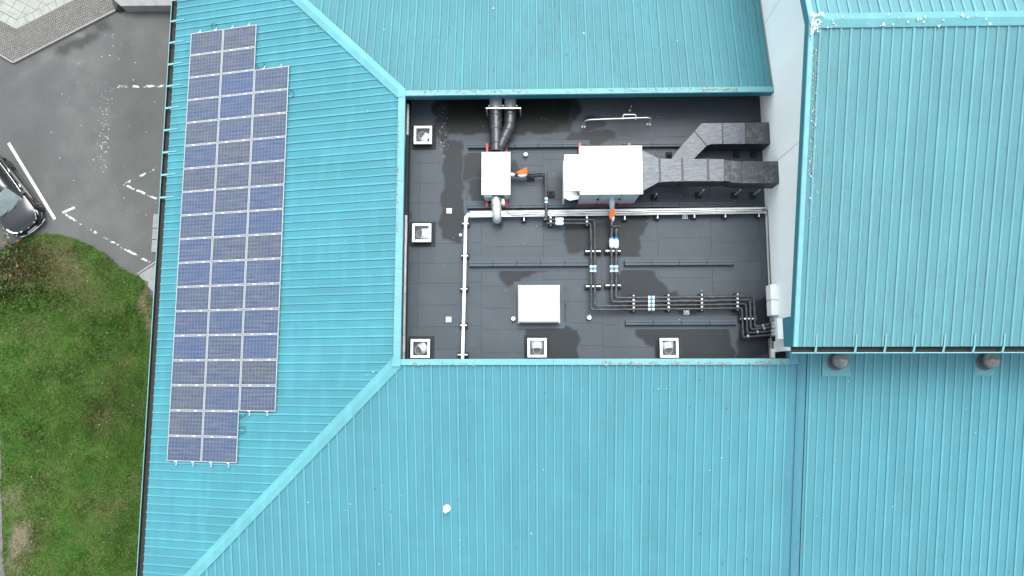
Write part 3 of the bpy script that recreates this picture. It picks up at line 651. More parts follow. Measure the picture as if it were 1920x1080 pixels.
# well walls
m=MB(); m.box((-5.1,.62,ZF-.3),(-4.97,10.98,ZR-.03)); m.build('well_wall','felt_dark',BLD)
m=MB(); m.box((-4.97,11.5,ZF-.3),(XE,11.62,ZR-.37)); m.build('well_wall','felt_dark',BLD)
m=MB(); m.box((-4.97,.42,ZF-.3),(XE,.595,ZR-.03)); m.build('well_wall','felt_dark',BLD)
# ledge strip on the west upstand, in lengths of differing metal
for (y0,y1,mm) in ((9.65,10.95,'ledge'),(6.35,9.64,'felt_dark'),(3.2,6.34,'alu'),(1.55,3.19,'ledge'),(.9,1.54,'alu'),(.63,.89,'ledge')):
    m=MB(); m.bbox((-4.965,y0,6.72),(-4.885,y1,6.86),.006); m.build('ledge_strip',mm,BLD)
# outer walls
for nm,lo,hi in (('wall',(-15.35,-9.7,0),(-15.05,21.3,4.98)),('wall',(-15.05,-9.7,0),(22,-9.4,4.95)),('wall',(-15.05,21.0,0),(XE,21.3,4.95))):
    m=MB(); m.box(lo,hi); m.build(nm,'brick_wall',BLD)
# west gutter
GX0,GX1=-15.91,-15.60; gz=4.99; y0,y1=YS-EAVE-.2,YN+EAVE+.2
m=MB(); m.box((GX0+.02,y0,gz-.17),(GX1+.03,y1,gz-.15)); m.box((GX1+.01,y0,gz-.15),(GX1+.03,y1,gz-.02)); m.box((GX0+.0145,y0,gz-.15),(GX0+.018,y1,gz-.004)); gt=m.build('gutter','gutter_in',BLD)
m=MB(); m.bbox((GX0-.012,y0,gz-.17),(GX0+.014,y1,gz+.012),.004); m.build('gutter_lip','teal_light',gt)
m=MB(); m.box((GX0-.021,y0,gz-.17),(GX0+.021,y1,gz-.165))
k=0
yy=at(317,41,gz).y-8*1.0
st0=None
while yy<y1:
    if yy>y0:
        if st0 is None:
            m=MB(); m.bar((GX0+.0,yy,gz+.018),(XW-EAVE+.03,yy,west(0,EAVE,0)[2]+.050),.085,.012); m.bar((XW-EAVE+.03,yy,west(0,EAVE,0)[2]+.05),(XW-EAVE+.42,yy,west(0,EAVE-.4,0)[2]+.055),.05,.012)
            st0=m.build('gutter_strap','teal_light',gt); st0_y=yy
        else:
            c=st0.copy(); COL.objects.link(c); c.location.y=yy-st0_y
    yy+=1.0
m=MB(); r_=np.random.default_rng(9); yy=y0
while yy<y1:
    L=r_.uniform(.15,.8)
    if r_.random()<.55: m.box((XW-EAVE-.016,yy,4.985-.03+.0),(XW-EAVE+.02,yy+L,5.03))
    yy+=L+r_.uniform(.03,.3)
m.build('rusty_edge','rust',gt,kind='stuff')
# ---- flat roof of the well: felt rolls
FR=MB().box((-4.97,.595,ZF-.25),(XE,11.5,ZF-.02)).build('flat_roof','felt_dark',BLD)
r_=np.random.default_rng(31)
xcols=[-4.97,-4.55,-2.6,-1.97,.55,2.9,5.2,7.35,9.30,XE]
rows=[.595,1.05,1.95,2.83,3.72,4.55,5.35,6.2,7.05,7.9,8.75,9.6,10.4,11.5]
for ci in range(len(xcols)-1):
    sh=r_.uniform(-.25,.25) if 1<ci<len(xcols)-3 else 0
    for ri in range(len(rows)-1):
        a0=rows[ri]+(sh if 0<ri else 0); a1=rows[ri+1]+(sh if ri<len(rows)-2 else 0)
        m=MB(); g_=.0025; dz=r_.uniform(-.003,.0); m.bbox((xcols[ci]+g_,a0+g_,ZF-.02),(xcols[ci+1]-g_,a1-g_,ZF+dz),.002); m.build('felt_sheet','felt',FR)
WS=.035; wnx=int((XE+4.94)/WS); wny=int((11.46-.61)/WS); wx=-4.94+(np.arange(wnx)+.5)*WS; wy=.61+(np.arange(wny)+.5)*WS
WX,WY=np.meshgrid(wx,wy); WUSED=np.zeros(WX.shape,bool)
WDX=(fbm(WX,WY,2.2)-.5)*.34+(fbm(WX+8,WY+3,9)-.5)*.10; WDY=(fbm(WX+50,WY+20,2.2)-.5)*.34+(fbm(WX+2,WY+90,9)-.5)*.10
def wet(pts,mat='felt_wet',z=.003,seed=0,rough=1.0):
    P=[(lambda p:(p.x,p.y))(at(x,y,ZF)) for x,y in pts]; k0=inpoly(WX+WDX*rough,WY+WDY*rough,P)
    kb=k0.astype(float)
    for _ in range(2):
        kp=np.pad(kb,1,mode='edge'); kb=sum(kp[i:i+kb.shape[0],j:j+kb.shape[1]] for i in range(3) for j in range(3))/9
    k=(kb>.06)&~WUSED; WUSED[k]=True
    jj,ii=np.nonzero(k)
    if not len(ii): return
    vid={}; m=MB()
    def V(i,j):
        q=vid.get((i,j))
        if q is None: q=vid[(i,j)]=len(m.v); m.v.append((-4.94+i*WS,.61+j*WS,ZF+.004))
        return q
    for j,i in zip(jj.tolist(),ii.tolist()): m.f.append((V(i,j),V(i+1,j),V(i+1,j+1),V(i,j+1))); m.m.append(0)
    o=m.build('wet_patch',mat,FR); kp=np.pad(kb,1,mode='edge'); kv=(kp[:-1,:-1]+kp[1:,:-1]+kp[:-1,1:]+kp[1:,1:])/4
    A=o.data.attributes.new('wet','FLOAT','POINT'); co=np.zeros(len(o.data.vertices)*3,np.float32); o.data.vertices.foreach_get('co',co); co=co.reshape(-1,3); og=ORIG[o.name]
    i_=np.clip(np.rint((co[:,0]+og.x+4.94)/WS).astype(int),0,wnx); j_=np.clip(np.rint((co[:,1]+og.y-.61)/WS).astype(int),0,wny); A.data.foreach_set('value',kv[j_,i_].astype(np.float32)); return o
wet([(838,190),(1065,186),(1070,205),(1062,222),(1050,232),(1030,246),(900,247),(840,245),(834,225),(842,210)],'felt_silt',.006)
wet([(818,183),(812,200),(811,208),(815,215),(823,216),(812,228),(818,236),(816,254),(826,257),(830,264),(838,258),(838,248),(900,249),(1000,249),(1067,248),(1069,238),(1073,228),(1083,216),(1092,208),(1085,195),(1075,183)],z=.003)
wet([(1098,218),(1095,230),(1098,244),(1112,246),(1122,241),(1133,238),(1136,230),(1128,222),(1118,217)])
wet([(1070,249),(1098,246),(1148,247),(1153,252),(1151,260),(1140,266),(1122,271),(1100,270),(1060,266)])
wet([(834,262),(850,265),(868,262),(869,300),(868,330),(866,345),(868,372),(867,400),(865,440),(864,458),(852,455),(846,449),(838,446),(830,449),(829,425),(823,417),(829,408),(831,372),(833,340),(834,325),(828,310),(833,298),(830,280)])
wet([(869,290),(903,290),(903,336),(870,336)],z=.005); wet([(958,300),(973,304),(972,318),(958,330)])
wet([(946,505),(940,512),(941,525),(950,532),(970,531),(975,520),(1000,508),(1050,505),(1104,505),(1104,501),(950,501)])
wet([(1050,532),(1058,540),(1058,600),(1050,606),(1044,612),(1050,615),(1062,611),(1078,616),(1082,626),(1085,632),(1082,650),(1086,676),(1028,676),(1026,640),(985,634),(982,616),(1045,613),(1052,600)])
wet([(1194,617),(1193,624),(1198,631),(1209,637),(1214,645),(1232,650),(1235,632),(1276,632),(1278,676),(1372,676),(1378,660),(1366,646),(1364,617)])
wet([(1112,415),(1168,415),(1165,405),(1212,404),(1211,420),(1205,435),(1200,445),(1202,462),(1196,471),(1200,482),(1165,484),(1160,478),(1118,478),(1112,440)])
wet([(1171,505),(1226,506),(1229,516),(1234,522),(1234,528),(1240,531),(1244,540),(1250,542),(1256,546),(1268,546),(1268,556),(1160,556),(1158,520)])
wet([(937,411),(944,413),(943,424),(937,431),(935,422)]); wet([(880,340),(905,338),(903,380),(882,378)],z=.004); wet([(760,401),(771,401),(771,456),(766,458),(760,450)],z=.005)
wet([(1270,575),(1306,577),(1305,593),(1270,593)],z=.004); wet([(1170,500),(1203,499),(1205,505),(1175,506)]); wet([(1060,405),(1110,408),(1112,470),(1066,474),(1058,440)],z=.002)
wet([(1366,580),(1440,560),(1443,650),(1400,676),(1382,676),(1384,640),(1392,620)],z=.002)
# plinths wrapped in felt
def plinth(x0,y0,x1,y1,h=.20):
    a=at(x0,(y0+y1)/2,ZF+h); b=at(x1,(y0+y1)/2,ZF+h); t=at((x0+x1)/2,y0,ZF+h).y; u=at((x0+x1)/2,y1,ZF+h).y
    m=MB(); m.box((a.x-.16,u-.16,ZF-.005),(b.x+.16,t+.16,ZF+.008)); ap=m.build('plinth_apron','felt_plinth',FR)
    n=max(1,round((b.x-a.x)/1.05)); 
    for i in range(n):
        p=a.x+(b.x-a.x)*i/n; q=a.x+(b.x-a.x)*(i+1)/n; m=MB(); ym=(t+u)/2
        m.bbox((p+.003,u,ZF+.008),(q-.003,ym-.003,ZF+h),.01); m.bbox((p+.003,ym+.003,ZF+.008),(q-.003,t,ZF+h-.004),.01); m.build('plinth','felt_plinth',FR)
plinth(877,268,1099,276); plinth(1167,267,1278,275); plinth(876,380,1374,389); plinth(879,488,1104,499); plinth(1171,487,1378,497); plinth(1173,600,1383,609)
r_=np.random.default_rng(77); m=MB()
for i in range(130):
    p=at(r_.uniform(770,1430),r_.uniform(200,665),ZF); r=r_.uniform(.008,.022)*(1 if r_.random()<.9 else 1.6); a=r_.random()*6
    if i<45: p=at(832+r_.normal(0,4),r_.uniform(195,300),ZF)
    m.add([(p.x+r*math.cos(a+j*1.57),p.y+r*math.sin(a+j*1.57)*.8,ZF+.009) for j in range(4)],[(0,1,2,3)])
m.build('debris_specks','litter',FR,kind='stuff')
# ================================================================== SPORTS HALL (right)
HALL=thing('sports_hall',(15,6,0),'taller hall with white gable wall and turquoise pitched metal roof','building')
m=MB(); m.add([(XE,.9,0),(XE,21.9,0),(XE,21.9,UR_Z-UT*10.5-.35),(XE,UR_Y,UR_Z-.35),(XE,.9,UR_Z-UT*10.5-.35),(XE+.3,.9,0),(XE+.3,21.9,0),(XE+.3,21.9,UR_Z-UT*10.5-.35),(XE+.3,UR_Y,UR_Z-.35),(XE+.3,.9,UR_Z-UT*10.5-.35)],
   [(0,1,2,3,4),(9,8,7,6,5),(0,5,6,1),(1,6,7,2),(2,7,8,3),(3,8,9,4),(4,9,5,0)]); hw=m.build('gable_wall','white_wall',HALL)
# narrow vertical joints of the render, each a thin strip
for yj in (at(1480,282,9).y, 0):
    if yj==0: break
def wallpt(px,py,X=XE):
    d=ray(px,py); k=X/d.x; return Vector((X,k*d.y,H+k*d.z))
for (px,py) in ((1482,280),(1452,16)):
    q=wallpt(px,py); m=MB(); m.box((XE-.006,q.y-.007,6.0),(XE-.001,q.y+.007,UR_Z-UT*abs(q.y-UR_Y)-.4)); m.build('wall_joint','alu',hw)
m=MB(); m.box((XE+.3,1.35,0),(22.5,1.6,9.5)); m.build('wall','white_wall',HALL); m=MB(); m.box((XE+.3,21.2,0),(22.5,21.5,9.5)); m.build('wall','white_wall',HALL)
UV1=10.42; XV=9.04
hs_=lambda u,v,h:(u,UR_Y-v,UR_Z-UT*v+h); hn_=lambda u,v,h:(u,UR_Y+v,UR_Z-UT*v+h)
def hdeck(f):
    pts=[f(XV+.05,0,-.05),f(22.5,0,-.05),f(22.5,UV1-.05,-.05),f(XV+.05,UV1-.05,-.05)]; m=MB(); n=4
    m.add(pts+[(x,y,z-.12) for x,y,z in pts],[(0,1,2,3),(7,6,5,4)]+[(i,(i+1)%4,4+(i+1)%4,4+i) for i in range(4)]); return m.build('roof_slope','deck',HALL)
us=hdeck(hs_); un=hdeck(hn_)
ub=wallpt(1,1) if False else None
xr=(onplane(1480+345/4.364,49,(0,-UT,1),UR_Z-UT*UR_Y)).x
u0=xr-.30-1.0
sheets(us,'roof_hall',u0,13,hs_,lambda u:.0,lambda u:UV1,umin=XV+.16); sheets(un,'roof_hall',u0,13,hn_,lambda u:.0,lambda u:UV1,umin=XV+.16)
# verge: barge board, roll and box end
for f,par in ((hs_,us),(hn_,un)):
    m=MB(); m.loft([[f(XV+.02,-.02,.06),f(XV+.17,-.02,.075),f(XV+.19,-.02,.02)],[f(XV+.02,UV1,.06),f(XV+.17,UV1,.075),f(XV+.19,UV1,.02)]],closed=False); m.build('verge_trim','teal_light',par)
    m=MB(); a=[f(XV,0,.062),f(XV+.03,0,.062),f(XV+.03,0,-.30),f(XV,0,-.30)]; b=[f(XV,UV1,.062),f(XV+.03,UV1,.062),f(XV+.03,UV1,-.30),f(XV,UV1,-.30)]; m.loft([a,b]); m.build('barge_board','teal_trim',par)
    m=MB(); m.add([f(XV+.03,0,-.26),f(XE,0,-.26),f(XE,UV1,-.26),f(XV+.03,UV1,-.26)],[(0,1,2,3)]); m.build('soffit','white_paint',par)
m=MB(); zt=UR_Z-UT*(UV1-.6); m.box((XV+.004,UR_Y-UV1+.03,zt-1.0),(XE-.004,UR_Y-UV1+1.06,zt-.34)); m.build('eaves_box','teal_trim',HALL)
cap((XV+.18,UR_Y,UR_Z),(22.4,UR_Y,UR_Z),(0,1,-UT),(0,-1,-UT),.25,us,'hall_cap',2.6,'ridge_cap')
# hall gutter along the south eave
gy1=UR_Y-UV1; gz=UR_Z-UT*UV1-.08
m=MB(); m.box((XV+.03,gy1-.20,gz-.16),(22.4,gy1+.02,gz-.14)); m.box((XV+.03,gy1,gz-.14),(22.4,gy1+.02,gz-.02)); hg=m.build('gutter','gutter_in',HALL)
m=MB(); m.bbox((XV,gy1-.225,gz-.17),(22.4,gy1-.19,gz+.01),.004); m.build('gutter_lip','teal_light',hg)
xs=[at(px,652,gz).x for px in (1528,1602,1657,1712,1767,1823,1878)]; xs+= [xs[-1]+k*(xs[-1]-xs[-2]) for k in (1,2,3)]
s0=None
for x in xs:
    if s0 is None:
        m=MB(); m.bar((x,gy1-.20,gz+.015),(x,gy1+.02,gz+.13),.07,.014); m.bar((x,gy1+.02,gz+.13),(x,gy1+.42,gz+.24),.045,.014); s0=m.build('gutter_strap','teal_light',hg); x0_=x
    else: c=s0.copy(); COL.objects.link(c); c.location.x=x-x0_
# lower roof in front of the hall, same slope as the south roof
LOW=thing('annexe_building',(15,-4,0),'lower turquoise ribbed roof below the hall gutter with two dome vents','building')
m=MB(); pts=[south(10.3,-.85,-.06),south(22.4,-.85,-.06),south(22.4,E_,-.06),south(10.3,E_,-.06)]; m.add(pts+[(x,y,z-.12) for x,y,z in pts],[(0,1,2,3),(7,6,5,4)]+[(i,(i+1)%4,4+(i+1)%4,4+i) for i in range(4)]); ls=m.build('roof_slope','deck',LOW)
xl=on_south(1480+130/4.364,1004).x
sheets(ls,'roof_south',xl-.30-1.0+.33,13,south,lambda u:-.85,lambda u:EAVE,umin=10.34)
# specks and droppings on the roofs
def splat(f,spots,name,mat,parent,rmin,rmax,seed,z=.045):
    r_=np.random.default_rng(seed); m=MB()
    for (px,py) in spots:
        p=f(px,py,z); r=rmin+(rmax-rmin)*r_.random()**3; q=7; zj=.0012*(len(m.f)%40)
        vs=[(p.x+r*r_.uniform(.5,1.2)*math.cos(j*6.283/q),p.y+r*r_.uniform(.5,1.4)*math.sin(j*6.283/q)) for j in range(q)]
        out=[]
        for (x,y) in vs:
            pz=p.z+ (f.dz(x-p.x,y-p.y) if hasattr(f,'dz') else 0); out.append((x,y,pz+zj))
        m.add(out,[tuple(range(q))])
    return m.build(name,mat,parent,kind='stuff')
class Pl:
    def __init__(s,fn,gx,gy): s.fn=fn; s.gx=gx; s.gy=gy
    def __call__(s,px,py,dz=0): return s.fn(px,py,dz)
    def dz(s,dx,dy): return s.gx*dx+s.gy*dy
PW=Pl(on_west,TP,0); PS=Pl(on_south,0,TP); PN=Pl(on_north,0,-TP); PH=Pl(on_hall,0,UT)
r_=np.random.default_rng(50)
sp=[(r_.uniform(300,730),r_.uniform(20,1000)) for _ in range(26)]; sp=[q for q in sp if not(310<q[0]<545 and 40<q[1]<875) and q[0]<745-max(0,(q[1]-680))-10 and q[0]<745-max(0,170-q[1])*1.15-10 and q[0]>330]
splat(PW,sp+[(700,697),(693,702),(688,703),(670,730),(664,732),(573,808),(616,935)],'roof_specks','dropping',rw_,.010,.035,1)
sp=[(r_.uniform(560,1470),r_.uniform(700,1075)) for _ in range(34)]; sp=[q for q in sp if q[0]>760-max(0,q[1]-690)+30]; splat(PS,sp,'roof_specks','dropping',rs_,.01,.03,2); 
sp=[(r_.uniform(560,1470),r_.uniform(700,1075)) for _ in range(70)]; sp=[q for q in sp if q[0]>760-max(0,q[1]-690)+30]; splat(PS,sp,'roof_dirt_specks','speck',rs_,.01,.03,3)
sp=[(r_.uniform(780,1420),r_.uniform(5,150)) for _ in range(60)]; splat(PN,sp,'roof_dirt_specks','speck',rn_,.01,.035,4); splat(PN,[(925,15),(1095,62),(1270,76),(720,55)],'roof_specks','dropping',rn_,.02,.06,5)
sp=[(r_.uniform(1520,1915),r_.uniform(690,1075)) for _ in range(22)]; splat(PS,sp,'roof_specks','dropping',ls,.01,.035,6); splat(PS,[(1628,738),(1769,1044),(1813,1045),(1893,1073),(1539,1042),(1506,1025),(1843,1010),(1843,1018)],'roof_dirt_specks','lichen',ls,.03,.06,7)
# bird droppings at the hall ridge corner: dense splashes
sp=[(1521+abs(r_.normal(0,9)),42+r_.normal(0,3.5)) for _ in range(60)]+[(1520+abs(r_.normal(0,13)),27+r_.normal(0,3)) for _ in range(34)]+[(r_.uniform(1520,1880),r_.uniform(26,52)) for _ in range(45)]+[(1523+r_.uniform(0,14),r_.uniform(48,62)) for _ in range(30)]+[(1521,r_.uniform(50,72)) for _ in range(22)]
splat(PH,sp,'bird_droppings','dropping',us,.010,.06,8,.10)
sp=[(1527+r_.normal(0,4)-(y-90)*.022,y) for y in np.linspace(90,420,90)]; splat(PH,sp,'bird_droppings','dropping',us,.008,.03,9,.03)
sp=[(1530+r_.normal(0,3)-(y-90)*.022,y) for y in np.linspace(95,330,110)]; splat(PH,sp,'lichen_streak','lichen',us,.012,.04,10,.028)
# lichen tufts along the caps
def tufts(p0,p1,n,z,mat,parent,seed,spread=2.0):
    r_=np.random.default_rng(seed); m=MB()
    for i in range(n):
        t=r_.random(); px=p0[0]+(p1[0]-p0[0])*t; py=p0[1]+(p1[1]-p0[1])*t+r_.normal(0,spread); p=at(px,py,z); r=r_.uniform(.01,.045)
        m.add([(p.x+r*math.cos(j*1.26+i),p.y+r*.7*math.sin(j*1.26+i),z+.004*r_.random()) for j in range(5)],[(0,1,2,3,4)])
    return m.build('lichen_tufts',mat,parent,kind='stuff')
tufts((1130,681),(1478,681),170,ZR+.085,'lichen',BLD,1); tufts((770,683),(900,683),30,ZR+.085,'lichen',BLD,2); tufts((780,171),(1000,171),80,ZR+.085,'lichen',BLD,3); tufts((1060,170),(1400,168),110,ZR+.085,'lichen',BLD,4); tufts((747,230),(744,470),70,ZR+.085,'lichen',BLD,5)
# ================================================================== SOLAR PANELS
ORD=['first','second','third','fourth','fifth','sixth','seventh','eighth','ninth','tenth','eleventh','twelfth','thirteenth','fourteenth','fifteenth','sixteenth','seventeenth','eighteenth']
cs=math.cos(math.atan(TP)); sn=math.sin(math.atan(TP))
PX0=-14.745; PPX=1.594; PY0=14.845; PPY=1.0155
def wp(x,y,h):   # point above the west slope: plan x,y and height normal to the slope
    return Vector((x-sn*h,y,ZR-TP*(XW-x)+cs*h))
def panel_mesh():
    fr=MB(); L=PPX-.022; W=PPY-.020; f=.030; t=.040
    o0=wp(PX0,PY0,0)
    P=lambda u,v,h: wp(PX0+.011+u,PY0-.010-v,h+.075)
    for (u0,u1,v0,v1) in ((0,L,0,f),(0,L,W-f,W),(0,f,f,W-f),(L-f,L,f,W-f)):
        fr.add([P(u0,v0,0),P(u1,v0,0),P(u1,v1,0),P(u0,v1,0),P(u0,v0,t),P(u1,v0,t),P(u1,v1,t),P(u0,v1,t)],[(3,2,1,0),(4,5,6,7),(0,1,5,4),(1,2,6,5),(2,3,7,6),(3,0,4,7)])
    gl=MB(); gl.add([P(f,f,t-.006),P(L-f,f,t-.006),P(L-f,W-f,t-.006),P(f,W-f,t-.006)],[(0,1,2,3)])
    bk=MB(); bk.add([P(f,f,.012),P(L-f,f,.012),P(L-f,W-f,.012),P(f,W-f,.012)],[(0,1,2,3)])
    return fr,gl,bk
colname=['left','middle','right']; proto=None; cnt=0
for ci in range(3):
    r0,r1=(0,18) if ci<2 else (2,16)
    for ri in range(r0,r1):
        n_=(r1-r0); k=ri-r0
        lab='blue solar panel, %s from the top in the %s column on the west roof'%('topmost' if False else ORD[k],colname[ci])
        loc=wp(PX0+ci*PPX,PY0-ri*PPY,0)
        if proto is None:
            proto=thing('solar_module',loc,lab,'solar panel','solar panels in three columns'); fr,gl,bk=panel_mesh()
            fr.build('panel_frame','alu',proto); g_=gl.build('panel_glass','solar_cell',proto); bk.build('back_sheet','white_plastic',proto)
            uvl=g_.data.uv_layers.new(name='UVMap')
            for li,lp_ in enumerate(g_.data.loops):
                co=g_.data.vertices[lp_.vertex_index].co; xs_=[v.co.x for v in g_.data.vertices]; ys_=[v.co.y for v in g_.data.vertices]
                uvl.data[li].uv=((co.x-min(xs_))/(max(xs_)-min(xs_)),(co.y-min(ys_))/(max(ys_)-min(ys_)))
        else:
            c=copy_tree(proto,None,loc); c['label']=lab
# rails under each column, with the clamps that show in the gaps
for ci in range(3):
    r0,r1=(0,18) if ci<2 else (2,16)
    for q,fx in enumerate((.27,.76)):
        x=PX0+(ci+fx)*PPX; ya=PY0-r0*PPY+.14; yb=PY0-r1*PPY-.17
        rl=thing('mounting_rail',wp(x,yb,0),'aluminium rail under the %s solar panel column, %s one'%(colname[ci],('eave side','ridge side')[q]),'rail','rails carrying the solar panels')
        m=MB(); m.bar(wp(x,ya,.055),wp(x,yb,.055),.045,.04,up=(-sn,0,cs)); m.build('rail','alu',rl)
        m=MB(); m.bar(wp(x,yb-.002,.045),wp(x,yb+.02,.045),.075,.075,up=(-sn,0,cs)); m.build('rail_foot','alu',rl)
        for ri in range(r0,r1+1):
            m=MB(); c=wp(x,PY0-ri*PPY,.112); m.obox(c,(cs,0,sn),(0,1,0),(-sn,0,cs),.045,.017,.009); m.build('clamp','white_paint',rl)
# cables that loop out beside the panels
def cable(name,pts,r,mat,label,cat='cable',group=None):
    P=[Vector(p) for p in pts]; out=[]
    for i in range(len(P)-1):
        p0=P[max(0,i-1)];p1=P[i];p2=P[i+1];p3=P[min(len(P)-1,i+2)]
        for k in range(6):
            t=k/6; out.append(.5*((2*p1)+(-p0+p2)*t+(2*p0-5*p1+4*p2-p3)*t*t+(-p0+3*p1-3*p2+p3)*t**3))
    out.append(P[-1]); og=P[0]; m=MB(); m.tube(out,r,6); return tag(m.build(name,mat,None,True,origin=og),label,cat,group)
cw=lambda px,py,h=.05: on_west(px,py,h)
for lst,lab in (([(398,53,.05),(396,46,.06),(402,43,.10),(406,48,.06),(401,52,.05)],'thin black cable loop above the top left solar panels'),
    ([(478,122,.05),(484,124,.05),(481,131,.08),(496,121,.10),(493,118,.06)],'thin black cable loop where the right solar column starts'),
    ([(543,168,.05),(550,172,.08),(551,179,.08),(545,184,.05)],'thin black cable loop beside the first panels of the right column'),
    ([(449,783,.05),(458,780,.08),(463,773,.06),(470,771,.05)],'thin black cable below the right solar column'),
    ([(449,803,.05),(458,800,.08),(459,810,.08),(450,813,.05)],'thin black cable loop beside the bottom solar panels')):
    cable('solar_cable',[cw(*q) for q in lst],.009,'cable_black',lab)
# ================================================================== PLANT IN THE WELL
# ---- small air handling unit
a=at(903,285,6.95); b=at(957,365,6.95); x0,x1,y0_,y1_=a.x,b.x,b.y,a.y
su=thing('air_handling_unit',((x0+x1)/2,(y0_+y1_)/2,ZF),'small white boxy air handling unit with silver outlet duct between the black pipes','air handler')
m=MB(); ym=(y0_+y1_)/2-.15; m.bbox((x0,y0_,6.90),(x1,ym-.003,6.955),.012); m.bbox((x0,ym+.003,6.90),(x1,y1_,6.952),.012); m.build('lid','casing',su)
m=MB(); m.bbox((x0+.06,y0_+.05,6.14),(x1-.05,y1_-.05,6.90),.02); m.build('casing','grey_panel',su)
m=MB(); m.bbox((x0+.10,y0_-.05,6.16),(x0+.42,y0_+.05,6.86),.01); m.build('filter_door','grey_panel',su)
m=MB(); m.bbox((x1-.24,y0_-.03,6.30),(x1-.10,y0_+.06,6.80),.01); m.build('control_box','grey_panel',su)
for fx in (913.5,949): 
    p=at(fx,330,6.05); m=MB(); ya=at(fx,269,6.1).y; yb=at(fx,388,6.1).y; m.bbox((p.x-.05,yb,6.04),(p.x+.05,ya,6.13),.006); m.build('skid_beam','red_steel',su)
    for yy in (yb+.25,ya-.2): m=MB(); m.box((p.x-.09,yy-.09,ZF+.002),(p.x+.09,yy+.09,6.04)); m.build('foot','rubber',su)
m=MB(); zc=6.55; ca_=at(929.5,366,zc); ce=at(931.5,402,zc); r=.195
m.tube([Vector((ca_.x,y0_-.02,zc)),Vector((ce.x,ce.y+.12,zc)),Vector((ce.x,ce.y-.02,zc-.03)),Vector((ce.x,ce.y-.13,zc-.13)),Vector((ce.x,ce.y-.16,zc-.28))],[r,r,r*.98,r*.93,r*.9],20); od=m.build('outlet_duct','galv',su,True)
m=MB(); m.lathe((ca_.x,y0_-.30,zc),[(r+.003,-.02),(r+.016,-.02),(r+.016,.02),(r+.003,.02)],20,axis=(0,1,0),capt=False); m.build('duct_collar','steel',od)
m=MB(); m.lathe((ca_.x,y0_-.05,zc),[(r+.003,-.03),(r+.03,-.03),(r+.03,.03),(r+.003,.03)],20,axis=(0,1,0),capt=False); m.build('duct_collar','steel',od)
m=MB(); p=at(943,376,6.6); m.bbox((p.x-.05,p.y-.16,6.3),(p.x+.06,p.y+.06,6.66),.01); m.build('junction_box','white_plastic',su)
# ---- large air handling unit
ZT=7.72; a=at(1086,274,ZT); b=at(1206,364,ZT); X0,X1,Y0,Y1=a.x,b.x,b.y,a.y
bu=thing('air_handling_unit',((X0+X1)/2,(Y0+Y1)/2,ZF),'large white air handling unit with red base frame joined to black square ducts','air handler')
seg=[X0,X0+.77,X0+1.20,X0+1.62,X1]
for i in range(4): m=MB(); m.bbox((seg[i]+.002,Y0,ZT-.05),(seg[i+1]-.002,Y1,ZT+.002*(i%2)),.01); m.build('lid_panel','casing',bu)
cx=[X0+.04,X0+.80,X0+1.66,X1-.10]
for i in range(3):
    m=MB(); m.bbox((cx[i]+.003,Y0+.04,6.14),(cx[i+1]-.003,Y1-.04,ZT-.05),.015); cp_=m.build('casing','grey_panel',bu)
    m=MB(); m.box((cx[i]+.06,Y0+.028,6.24),(cx[i+1]-.06,Y0+.04,ZT-.14)); dr=m.build('access_door','grey_panel',bu)
for (px,py) in ((1121,373.5),(1161,373),(1118,382.5),(1156,382)):
    d=ray(px,py); k=(Y0+.02)/d.y; q=Vector((0,0,H))+d*k; m=MB(); m.bbox((q.x-.05,q.y-.04,q.z-.03),(q.x+.05,q.y+.005,q.z+.03),.006); m.build('door_handle','rubber',bu)
d=ray(1132,373); k=(Y0+.026)/d.y; q=Vector((0,0,H))+d*k; m=MB(); m.box((q.x-.07,q.y-.003,q.z-.025),(q.x+.07,q.y,q.z+.025)); m.build('warning_label','yellow',bu)
m=MB(); m.bbox((X0+.02,Y0+.0,6.02),(X1-.22,Y0+.10,6.135),.006); m.build('base_frame','red_steel',bu)
m=MB(); m.bbox((X0+.02,Y1-.12,6.02),(X1-.22,Y1-.02,6.135),.006); m.build('base_frame','red_steel',bu)
for px in (1087.5,1180.5):
    p=at(px,280,6.2); yn=at(px,268,6.15).y; m=MB(); m.bbox((p.x-.055,Y0+.101,6.02),(p.x+.055,yn,6.15),.006); m.build('base_beam','red_steel',bu)
    for yy in (Y0+.3,Y1-.2): m=MB(); m.box((p.x-.10,yy-.10,ZF+.002),(p.x+.10,yy+.10,6.02)); m.build('foot','rubber',bu)
# weather hood on its left end
zh=7.60; ha=at(1058,290,zh); hb_=at(1086,376,zh)
m=MB(); hy0=at(1060,358,zh).y; hx0=ha.x; 
m.add([(hx0,hy0,zh),(X0+.03,hy0,zh),(X0+.03,ha.y,zh),(hx0,ha.y,zh),(hx0,hy0,6.5),(X0+.03,hy0,6.2),(X0+.03,ha.y,6.2),(hx0,ha.y,6.5)],[(3,2,1,0),(4,5,6,7),(0,1,5,4),(1,2,6,5),(2,3,7,6),(3,0,4,7)]); hd=m.build('intake_hood','casing',bu)
ly0=at(1060,374,zh-.1).y
m=MB(); m.add([(hx0-.03,hy0+.02,zh-.02),(hx0+.30,hy0,zh-.03),(hx0+.30,hy0-.12,zh-.22),(hx0-.03,ly0+.06,zh-.06),(hx0+.2,ly0-.0,zh-.30),(X0+.0,hy0-.02,zh-.42),(X0+.0,ly0+.10,zh-.42)],[(0,1,2,3),(3,2,4),(1,5,2),(2,5,6,4)]); m.build('hood_flap','white_paint',hd)
m=MB(); m.add([(hx0+.02,hy0-.005,zh-.04),(X0+.03,hy0-.005,zh-.04),(X0+.03,hy0-.005,6.5),(hx0+.02,hy0-.005,6.7)],[(0,1,2,3)]); m.build('hood_baffle','grey_panel',hd)
m=MB(); m.bbox((hx0-.035,hy0-.3,6.6),(hx0-.005,ha.y-.25,zh+.01),.004); m.build('louvre_frame','casing',hd)
